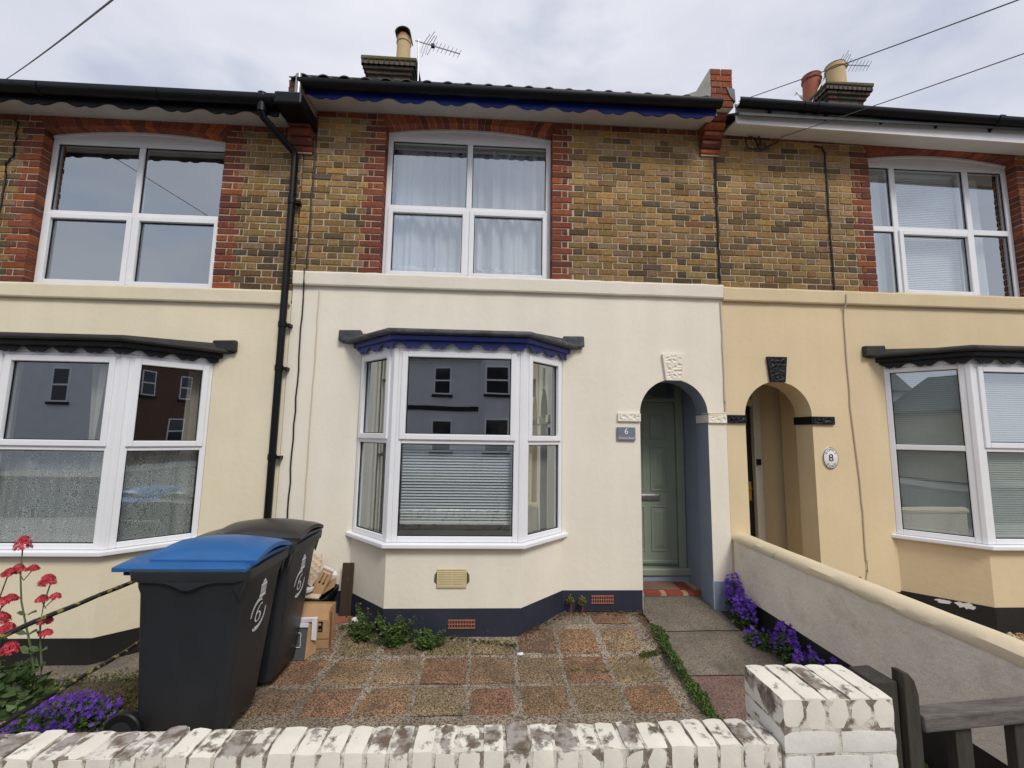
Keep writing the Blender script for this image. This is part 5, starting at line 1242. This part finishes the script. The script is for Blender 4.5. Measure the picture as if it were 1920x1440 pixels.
strip_weed((-2.55,-.65,LZ),(-4.6,-.72,LZ),.12,.05,420,'mossy weeds along the edge of the left garden path',4,cols=YGN,size=.018)
strip_weed((-2.40,-.72,LZ),(-2.75,-1.35,LZ),.55,.035,2600,'yellow brown moss carpet beside the bins in the left garden',5,cols=[(.10,.085,.03),(.12,.10,.03),(.08,.08,.02),(.14,.09,.06)],size=.016,name='moss')
strip_weed((.60,-.82,0),(1.0,-.86,0),.035,.012,50,'thin moss in the paving joint',6,cols=YGN+GRN,zf=lambda y: .0,size=.012,name='moss')
strip_weed((-1.30,-.30,0),(.30,-.56,0),.05,.025,300,'weeds and moss along the foot of the bay',7,cols=YGN+[(.07,.05,.03),(.05,.035,.02)],zf=lambda y: gz(y),size=.014)
def bush(c, sx, sy, sz, n, label, seed, size=.034, cols=GRN):
    rnd = random.Random(seed); e = empty('weed_plant', c, label, 'plant', 'weeds at the foot of the bay'); st = MB(); q = MB()
    for k in range(max(4,n//45)):
        a = rnd.uniform(0,6.28); tip = Vector((c[0]+sx*math.cos(a)*rnd.uniform(.2,1.15), c[1]+sy*math.sin(a)*rnd.uniform(.2,1.0), c[2]+sz*rnd.uniform(.22,1.1))); b0 = Vector((c[0]+rnd.uniform(-.02,.02),c[1]+rnd.uniform(-.02,.02),c[2])); pts = [b0.lerp(tip,t)+Vector((0,0,.02*math.sin(t*3))) for t in (0,.35,.7,1)]
        st.tube(pts,[.003,.0028,.002,.001],5)
        for t in [i/14 for i in range(2,15)]:
            pp = b0.lerp(tip,t); leafset(q, pp, 3, .022,.022,.022, size*(1.15-.5*t), cols, rnd, .5)
    st.build('stem', m_('stem'), e); q.build('foliage', m_('leaf'), e); return e
p = pZ(712,1188,.08); bush((-1.06,-.46,.06), .16,.12,.27, 1100, 'tall green weed where the bay plinth turns towards the plank', 1)
bush((-.76,-.53,.05), .19,.09,.25, 1300, 'bushy green weed in front of the bay plinth', 2)
bush((-.47,-.55,.04), .17,.08,.15, 900, 'low green weed between the bushy weed and the lower air brick', 3)
def spurge(c, h, label, seed):
    rnd = random.Random(seed); e = empty('weed_plant', c, label, 'plant'); q = MB(); q.tube([c,(c[0]+.01,c[1]-.01,c[2]+h*.5),(c[0]-.005,c[1]-.015,c[2]+h)],[.006,.005,.003],6); q.build('stem', m_('quarry_red'), e)
    q = MB(); leafset(q,(c[0],c[1]-.01,c[2]+h*.75),55,.035,.03,.07,.028,[(.16,.17,.03),(.20,.19,.04),(.12,.13,.03)],rnd,1); q.build('foliage', m_('leaf'), e)
spurge((.82,-.05,.12),.13,'small yellow weed at the wall corner right of the bay',1); spurge((.93,-.05,.12),.11,'small yellow red weed beside the upper air brick',2)
# red valerian
def valerian(base, tips, label, seed):
    rnd = random.Random(seed); e = empty('red_valerian', base, label, 'plant', 'red valerian stems'); lv = MB(); fl = MB()
    RC = [(.55,.045,.07),(.62,.06,.10),(.48,.03,.05),(.68,.12,.15)]
    for (tip, heads) in tips:
        b0, t0 = Vector(base), Vector(tip); pts = [b0.lerp(t0,k/6)+Vector((.02*math.sin(k*1.1),0,0)) for k in range(7)]
        st = MB(); st.tube(pts, [.006,.0055,.005,.0045,.004,.0035,.003], 6); st.build('stem', m_('stem'), e)
        for k in (.1,.22,.34,.46,.58):
            pp = b0.lerp(t0,k)
            for s in (-1,1):
                d = Vector((s*.9,rnd.uniform(-.5,.3),.45)).normalized(); tt = Vector((0,.6,.5)).normalized(); L = .10*(1.1-k)
                lv.add([pp,pp+d*L*.4+tt*L*.2,pp+d*L*.75+tt*L*.15,pp+d*L-Vector((0,0,.01)),pp+d*L*.75-tt*L*.15,pp+d*L*.4-tt*L*.2],[(0,1,2,3),(0,3,4,5)],rnd.choice([(.08,.13,.04),(.10,.15,.05),(.06,.10,.03)]))
        for (f_, off, r, h) in heads:
            c = b0.lerp(t0,f_)+Vector((off,rnd.uniform(-.02,.02),0))
            if abs(off) > .01: st = MB(); st.tube([b0.lerp(t0,f_-.06), c], .0025, 5); st.build('stem', m_('stem'), e)
            for _ in range(int(170*r/.03)):
                a = rnd.uniform(0,6.28); u = rnd.random(); rr = 1.3*r*math.sqrt(max(.05,1-u*u))*rnd.uniform(.55,1.0); flower(fl, Vector((c.x+rr*math.cos(a), c.y+rr*math.sin(a), c.z+h*u)), rnd.uniform(.007,.011), Vector((math.cos(a),math.sin(a),.6)), rnd.choice(RC), rnd)
    tag(lv.build('foliage', m_('leaf'), e), kind='stuff'); tag(fl.build('flowers', m_('petal'), e), kind='stuff')
YV = -1.9
v = lambda x,y: tuple(pY(x,y,YV))
valerian(v(62,1330), [(v(40,1030),[(1,0,.028,.065),(.86,-.03,.022,.03),(.86,.03,.02,.02)]),(v(92,1095),[(1,0,.028,.05),(.86,-.03,.02,.025),(.88,.03,.018,.02),(.68,0,.024,.03),(.6,.03,.02,.02)])], 'tall red valerian with two flowering stems in the left garden', 3)
valerian(v(-30,1320), [(v(12,1080),[(1,0,.025,.03),(.8,.03,.026,.025),(.62,.0,.03,.05),(.55,.04,.026,.03)]),(v(8,1190),[(1,0,.03,.05)]),(v(4,1130),[(1,0.02,.02,.03)]),(v(14,1225),[(1,0,.03,.05)])], 'short bushy red valerian at the left of the tall one', 4)
rnd_ = random.Random(8); q = MB(); leafset(q, v(10,1330), 120, .16,.1,.22, .075, [(.08,.13,.04),(.10,.15,.05),(.06,.10,.03)], rnd_, .7); e_ = empty('weed_plant', v(10,1330), 'broad grey green leaves below the red valerian', 'plant'); q.build('foliage', m_('leaf'), e_)
# leaf litter and pebbles
def litter(n, fn, cols, label, name, seed, smin=.006, smax=.018):
    rnd = random.Random(seed); q = MB()
    for _ in range(n):
        x, y, z = fn(rnd); s = rnd.uniform(smin,smax); a = rnd.uniform(0,6.28); d = Vector((math.cos(a),math.sin(a),rnd.uniform(-.1,.4))); t = Vector((-math.sin(a),math.cos(a),rnd.uniform(-.3,.3))); p = Vector((x,y,z+.003)); k = rnd.uniform(.7,1.3)
        q.add([p-d*s,p+t*s*.45+Vector((0,0,s*.3)),p+d*s,p-t*s*.45],[(0,1,2,3)],tuple(c*k for c in rnd.choice(cols)))
    o = q.build(name, m_('leaf')); o['kind'] = 'stuff'; return tag(o, label, 'leaf litter')
BRC = [(.10,.055,.025),(.16,.09,.04),(.06,.04,.02),(.20,.13,.06),(.12,.035,.02)]
def f1(r):
    t = r.random(); x = .33+1.2*t; y = -.42*(1-min(1,t*2.6))-r.random()**2*.10-.01; return x, y, gz(y)
litter(420, f1, BRC, 'dead leaves blown against the wall beside the bay', 'leaf_litter', 1)
def f2(r): x = r.uniform(-1.3,1.45); y = r.uniform(-2.6,-.5); return x, y, gz(y)
litter(70, f2, BRC+[(.45,.42,.36)], 'scattered bits of leaf and grit on the patio', 'leaf_litter', 2, .003, .010)
def f3(r): t = r.random(); return 1.50-.05*t+r.gauss(0,.03), -.06-.5*t, gz(-.1)
litter(140, f3, BRC, 'dead leaves at the top of the weed strip', 'leaf_litter', 3)
rnd = random.Random(4); q = MB()
for _ in range(5200):
    x, y = rnd.uniform(2.68,6.6), rnd.uniform(-1.6,-.02)
    if _ > 4200: y = rnd.uniform(-.5,-.02); x = rnd.uniform(3.9,6.4)
    s = rnd.uniform(.008,.017); z = .085+rnd.random()*.012; col = rnd.choice([(.42,.27,.12),(.5,.36,.2),(.33,.2,.1),(.55,.46,.33),(.28,.2,.14),(.4,.22,.1)]); a = rnd.uniform(0,3.1); c_, s_ = math.cos(a)*s, math.sin(a)*s
    q.add([(x+c_,y+s_,z),(x-s_*.8,y+c_*.8,z),(x-c_,y-s_,z),(x+s_*.8,y-c_*.8,z),(x,y,z+s*.75),(x,y,z-s*.5)],[(0,1,4),(1,2,4),(2,3,4),(3,0,4)],col)
o = q.build('pebbles', m_('gravel')); tag(o, 'golden pebbles in front of the tan bay', 'gravel', kind='stuff')

# ================================================================== boundary wall, front wall, gate, rails
bw = empty('boundary_wall', (2.56,-1.4,0), 'low concrete faced boundary wall with a rounded cream coping', 'wall')
q = MB(); q.box(2.49,2.64,-2.75,-.004,.305,.815); q.build('wall_face', m_('cement'), bw, bevel=.004)
q = MB(); q.box(2.503,2.63,-2.75,-.004,-.2,.305); q.build('wall_base', m_('bitumen'), bw)
q = MB(); V = []; F = []; n = 40; prof = [(2.484,.800),(2.479,.822),(2.488,.848),(2.52,.872),(2.565,.880),(2.61,.872),(2.642,.848),(2.65,.822),(2.645,.800)]
for i in range(n+1):
    y = -.002-2.78*i/n
    for k,(x,z) in enumerate(prof): V.append((x+.006*nz(y,k*.3,2.5)+.003*nz(y,k,9), y, z+.005*nz(y,x,3)+(.008*nz(y,3.3,6) if k in (0,1) else 0)))
m_n = len(prof)
for i in range(n):
    for k in range(m_n-1): F.append((i*m_n+k,i*m_n+k+1,(i+1)*m_n+k+1,(i+1)*m_n+k))
F.append(tuple(range(m_n))); F.append(tuple(n*m_n+k for k in range(m_n))[::-1]); q.add(V,F); q.build('coping', m_('concrete_cap'), bw, smooth=True)
fw_ = empty('front_wall', (-1.0,-2.77,0), 'low white painted brick garden wall with flaking coping and end pier', 'wall')
def worn_brick(x0,x1,y0,y1,z0,z1,parent,m,name,seed,a=.006):
    nx, ny, nzz = 3, 4, 2; q = MB(); idx = {}; V = []; F = []
    def vid(i,j,k):
        key = (i,j,k)
        if key not in idx:
            x = x0+(x1-x0)*i/nx; y = y0+(y1-y0)*j/ny; z = z0+(z1-z0)*k/nzz
            ex = (1 if i in (0,nx) else 0)+(1 if j in (0,ny) else 0)+(1 if k in (0,nzz) else 0)
            cxx, cyy, czz = (x0+x1)/2,(y0+y1)/2,(z0+z1)/2; s = 0 if ex < 2 else (.003 if ex == 2 else .005)
            dx = (1 if x < cxx else -1)*s if i in (0,nx) else 0; dy = (1 if y < cyy else -1)*s if j in (0,ny) else 0; dz = (1 if z < czz else -1)*s if k in (0,nzz) else 0
            nv_ = mnoise.noise_vector(Vector((x*23+seed,y*23,z*23)))*a
            idx[key] = len(V); V.append((x+dx+nv_.x,y+dy+nv_.y,z+dz+nv_.z))
        return idx[key]
    for i in range(nx):
        for j in range(ny): F.append((vid(i,j,nzz),vid(i+1,j,nzz),vid(i+1,j+1,nzz),vid(i,j+1,nzz)))
    for i in range(nx):
        for k in range(nzz): F.append((vid(i,0,k),vid(i+1,0,k),vid(i+1,0,k+1),vid(i,0,k+1))); F.append((vid(i,ny,k),vid(i,ny,k+1),vid(i+1,ny,k+1),vid(i+1,ny,k)))
    for j in range(ny):
        for k in range(nzz): F.append((vid(0,j,k),vid(0,j,k+1),vid(0,j+1,k+1),vid(0,j+1,k))); F.append((vid(nx,j,k),vid(nx,j+1,k),vid(nx,j+1,k+1),vid(nx,j,k+1)))
    q.add(V,F); return q.build(name, m_(m), parent, smooth=True)
rnd = random.Random(2); x = -3.3; i = 0
while x < 1.05:
    wd = rnd.uniform(.070,.086); x1_ = min(x+wd,1.06); dz = rnd.uniform(-.006,.006)
    worn_brick(x,x1_,-2.846+rnd.uniform(-.004,.004),-2.698+rnd.uniform(-.005,.005),.655,.752+dz,fw_,'peel_worn' if rnd.random() < .3 else 'peel','coping_brick',i*3.1,.0045); x += wd+rnd.uniform(.003,.007); i += 1
q = MB(); q.box(-3.3,1.06,-2.8395,-2.7045,.10,.7445); q.build('wall_core', m_('peel_joint'), fw_)
for r in range(7):
    z1_ = .648-r*.078; x = -3.3-(.11 if r%2 else 0)
    while x < 1.06:
        xa, xb = max(x,-3.3), min(x+.215,1.058)
        if xb-xa > .04 and r < 2: worn_brick(xa,xb,-2.845,-2.70,z1_-.068,z1_,fw_,'peel_face','wall_brick',i*1.7,.003)
        i += 1; x += .225
q = MB(); q.box(-3.3,1.06,-2.843,-2.702,.10,.492); q.build('lower_wall', m_('peel_face'), fw_)
# pier
x0p,x1p,y0p,y1p = 1.065,1.485,-2.852,-2.605
for k in range(5):
    a = x0p+k*.0845; worn_brick(a+.0005,a+.0815,y0p+rnd.uniform(-.003,.003),y1p+rnd.uniform(-.003,.003),.800,.903+rnd.uniform(-.004,.004),fw_,'peel','pier_brick',40+k*2.3,.003)
q = MB(); q.box(x0p+.005,x1p-.005,y0p+.005,y1p-.005,.10,.8965); q.build('pier_core', m_('peel_joint'), fw_)
for r in range(8):
    z1_ = .797-r*.079; segs = [(0,.207),(.211,.42)] if r%2 == 0 else [(0,.102),(.106,.314),(.318,.42)]
    for a,b in segs: worn_brick(x0p+a,x0p+b,y0p,y1p,z1_-.075,z1_,fw_,'peel_face','pier_brick',70+r*3+a*9,.0022)
# gate and post
gp = empty('gate_post', (1.54,-2.68,0), 'dark weathered wooden post fixed beside the white pier', 'post')
q = MB(); q.box(1.497,1.590,-2.752,-2.625,-.05,.905, j=.003); q.build('post', m_('dark_wood'), gp, bevel=.005)
gt = empty('garden_gate', (1.62,-2.74,0), 'weathered grey wooden garden gate with flat rails and square pales', 'gate')
ga = R_(5.5)
def gT(u, w_, z): return (1.600+u*math.cos(ga)-w_*math.sin(ga)*-1*-1, -2.772+u*math.sin(ga)+w_*math.cos(ga), z)
q = MB(); q.T = gT; poly = [(0,-.02),(.062,-.02),(.062,.865),(.048,.915),(.022,.945),(0,.948)]
q.prism(poly, lambda p,h: (p[0],h,p[1]), 0, .05); q.build('stile', m_('dark_wood'), gt, bevel=.004)
for za, zb_ in ((.735,.795),(.18,.25)):
    q = MB(); q.T = gT; q.box(.064,.84,-.012,.062,za,zb_, j=.002); q.build('rail', m_('grey_wood'), gt, bevel=.008)
for u in (.225,.50,.70):
    q = MB(); q.T = gT; q.box(u,u+.075,.012,.05,.04,.734); q.build('pale', m_('dark_wood'), gt, bevel=.004)
q = MB(); q.T = gT; q.box(.841,.89,.0,.05,-.02,.86); q.build('stile', m_('dark_wood'), gt, bevel=.004)
# railing between the gardens
rl = empty('hand_rail', (-2.3,-1.8,LZ), 'thin black metal railing with flaking yellow paint between the gardens', 'railing')
for zz in (.838,.410):
    q = MB(); q.tube([(-2.3+.004*math.sin(k*1.3),-.75-2.0*k/16,zz+.003*math.sin(k*2.1)) for k in range(17)], .0125, 10); q.build('rail', m_('rust_rail'), rl, smooth=True)
for yy in (-.78,-2.68):
    q = MB(); q.tube([(-2.3,yy,LZ-.1),(-2.3,yy,.86)], .018, 10); q.build('rail_post', m_('rust_rail'), rl, smooth=True)

# ================================================================== aerials, wires, gull
def aerial(base, mast, boom_end, n, el, label, elrot=0.0):
    e = empty('tv_aerial', base, label, 'aerial', 'roof aerials'); b0, m1, be = Vector(base), Vector(mast), Vector(boom_end)
    q = MB(); q.tube([b0,m1+Vector((0,0,.05))], .016, 8); q.build('mast', m_('metal'), e, smooth=True)
    d = (be-m1).normalized(); st = m1-d*.1
    q = MB(); q.tube([st,be], .011, 6); q.build('boom', m_('metal'), e)
    side = Vector((0,0,1)); side = (side-d*side.dot(d)).normalized(); oth = d.cross(side); sv = side*math.cos(elrot)+oth*math.sin(elrot)
    Lb = (be-m1).length
    for k in range(n):
        p = m1+d*(Lb*(.42+.57*k/(n-1))); h = el*(1.0-.25*k/n); q = MB(); q.tube([p-sv*h,p+sv*h], .0055, 5); q.build('element', m_('metal'), e)
    for k, hh in ((.13,.20),(.20,.27),(.25,.20)):
        p = m1+d*(Lb*k); q = MB(); q.tube([p-sv*hh+d*.05,p,p+sv*hh+d*.05], .006, 5); q.build('reflector', m_('metal'), e)
    p = m1+d*(Lb*.36); q = MB(); q.box(p.x-.035,p.x+.035,p.y-.03,p.y+.03,p.z-.03,p.z+.03); q.build('junction_box', m_('dark_metal'), e)
    p = m1+d*(Lb*.34); q = MB(); q.tube([p-sv*.2,p+sv*.2], .007, 5); q.build('dipole', m_('metal'), e)
aerial((-1.59,3.8,8.5), tuple(pY(785,78,3.8)), tuple(pY(862,101,3.3)), 7, .10, 'metal television aerial beside the buff chimney pot')
aerial((6.98,4.2,9.2), tuple(pY(1560,121,4.2)), tuple(pY(1630,123.5,4.6)), 7, .13, 'dark television aerial in front of the red chimney pot', elrot=.9)
def wire(pts, r, label):
    P = [Vector(p) for p in pts]; q = MB(); n = 24; path_ = []
    a, b = P; sag = (b-a).length*.004
    for k in range(n+1): t = k/n; path_.append(a.lerp(b,t)-Vector((0,0,sag*4*t*(1-t))))
    q.tube(path_, r, 6); tag(q.build('overhead_wire', m_('wire_grey'), smooth=True), label, 'wire', 'telephone wires')
wire([pY(12,148,-.42), pY(300,-72,-3.2)], .0038, 'overhead wire rising from the black gutter of the lace-curtained house')
wire([pY(1385,190,-.30), pY(2250,-128,-3.0)], .0038, 'overhead wire running from the brick parapet past the red chimney pot')
wire([pY(1462,258,-.03), pY(2250,-17,-2.6)], .0038, 'overhead wire fixed to the brick front below the white fascia')
# gull on the roof of the right house
gc = pY(1509,184,6.3)+Vector((0,0,.03)); q = MB(); rings = []
for (t, r, dz) in ((-.20,.005,.02),(-.14,.05,.0),(-.05,.085,-.01),(.05,.085,.01),(.11,.06,.05),(.145,.042,.11),(.165,.048,.15),(.19,.04,.175),(.22,.012,.17)):
    rings.append([(gc.x-.75*t+r*.85*math.cos(a), gc.y+.5*t+r*.6*math.cos(a), gc.z+dz*1.2+r*1.15*math.sin(a)) for a in [2*math.pi*k/12 for k in range(12)]])
q.loft(rings); gl_ = empty('gull', tuple(gc-Vector((0,0,.12))), 'white gull perched beside the red chimney pots', 'bird'); q.build('body', m_('gull_white'), gl_, smooth=True)
q = MB(); q.tube([(gc.x,gc.y,gc.z-.07),(gc.x,gc.y,gc.z-.30)], .008, 6); q.build('leg', m_('pot_red'), gl_)
q = MB(); q.tube([(gc.x-.155,gc.y+.11,gc.z+.17),(gc.x-.20,gc.y+.14,gc.z+.155)], [.014,.004], 6); q.build('beak', m_('pot_buff'), gl_)

# ================================================================== houses across the street (seen mirrored in the panes)
def far_house(x0,x1,y,z,m,label,wins,band=None,gable=None,roofm='slate',d=7):
    h = empty('far_house', ((x0+x1)/2,y-3,0), label, 'house', 'houses across the street')
    q = MB(); q.box(x0,x1,y-d,y,-.3,z); q.build('wall', m_(m), h)
    q = MB()
    if gable:
        cxg = (x0+x1)/2; q.add([(x0,y,z),(x1,y,z),(cxg,y,z+gable)],[(0,1,2)]); q.build('gable', m_(m), h); q = MB()
        q.add([(x0-.2,y+.2,z-.1),(cxg,y+.2,z+gable),(cxg,y-d,z+gable),(x0-.2,y-d,z-.1),(x1+.2,y+.2,z-.1),(x1+.2,y-d,z-.1)],[(0,1,2,3),(1,4,5,2)])
    else: q.add([(x0,y+.35,z-.02),(x1,y+.35,z-.02),(x1,y-d/2,z+2.4),(x0,y-d/2,z+2.4),(x1,y-d,z),(x0,y-d,z),(x0,y+.35,z-.2),(x1,y+.35,z-.2)],[(0,1,2,3),(3,2,4,5),(0,6,7,1)])
    q.build('roof', m_(roofm), h)
    if band:
        q = MB(); q.box(x0,x1,y+.005,y+.06,band,band+.22); q.build('band', m_('black_paint'), h)
    for (cx,wz,ww,wh,bayp) in wins:
        e = y+.01
        if bayp:
            q = MB(); q.prism([(cx-ww/2-.35,y),(cx-ww/2,y+bayp),(cx+ww/2,y+bayp),(cx+ww/2+.35,y)], lambda p,hh: (p[0],p[1],hh), -.3, z-.25); q.build('bay', m_(m), h); e = y+bayp+.01
        wnd = part(h, 'window', (cx,e,wz)); q = MB(); q.box(cx-ww/2,cx+ww/2,e-.02,e+.03,wz,wz+wh); q.build('frame', m_('upvc'), wnd)
        for za, zb_ in ((wz+.07,wz+wh/2-.04),(wz+wh/2+.04,wz+wh-.07)): q = MB(); q.box(cx-ww/2+.07,cx+ww/2-.07,e+.03,e+.034,za,zb_); q.build('pane', m_('dark_pane'), wnd)
        q = MB(); q.box(cx-ww/2-.08,cx+ww/2+.08,e,e+.1,wz-.13,wz-.005); q.build('sill', m_('black_paint'), wnd)
FY = -18.0
far_house(-6.2,3.6,FY,5.75,'opp_grey','grey rendered house with black band mirrored in the bay of the cream house',[(-2.3,3.75,.85,1.35,0),(.35,3.75,1.15,1.35,.55),(.35,1.0,1.15,1.6,.555),(-2.3,1.0,1.0,1.5,0),(-4.9,3.75,.85,1.35,0),(-4.9,1.0,1.0,1.5,0),(2.9,3.75,.8,1.35,0)],band=2.95)
far_house(3.7,12.5,FY-.1,5.6,'opp_tan','tan rendered house mirrored in the angled light of the tan bay',[(5.6,3.6,1.4,1.35,0),(8.2,3.6,.9,1.35,0),(10.9,3.6,1.4,1.35,0),(5.6,.9,1.5,1.6,.5),(10.9,.9,1.5,1.6,.5)])
far_house(12.6,24,FY-.2,6.1,'opp_brick','dark brick house farther along the opposite side, mirrored in the angled left light',[(14.5,3.7,.9,1.4,0),(16.8,3.7,.9,1.4,0),(19.4,3.7,.9,1.4,0),(22,3.7,.9,1.4,0),(15,1,1.2,1.5,0),(19,1,1.2,1.5,0)])
far_house(-22.6,-18.0,FY+.5,5.2,'opp_white','white gabled house mirrored in the front light of the left bay',[(-19.7,3.0,.8,1.6,0)],gable=2.3)
far_house(-17.8,-8.4,FY-4,3.6,'opp_tan','low tan annexe beside the white gabled house across the street',[(-10.3,1.0,1.2,1.2,0)])
far_house(-34,-23.5,FY-.5,5.6,'opp_brick','dark brick house left of the white gabled one across the street',[(-30,3.5,.8,1.4,0),(-27,3.5,.8,1.4,0),(-27,1,1.2,1.5,0)])
# terraces continuing out of frame, plain
for (xa,xb,mm,lab) in ((-14,-6.46,'render_left','plain end of the terrace beyond the lace-curtained house'),(6.99,14,'render_right','plain end of the terrace beyond the tan house')):
    h = empty('far_house', ((xa+xb)/2,3,0), lab, 'house'); q = MB(); q.box(xa,xb,.0,7.6,-.3,5.1); q.build('wall', m_(mm), h)
    q = MB(); q.add([(xa,-.4,5.15),(xb,-.4,5.15),(xb,3.9,8.1),(xa,3.9,8.1),(xb,7.8,5.15),(xa,7.8,5.15)],[(0,1,2,3),(3,2,4,5)]); q.build('roof', m_('slate'), h)
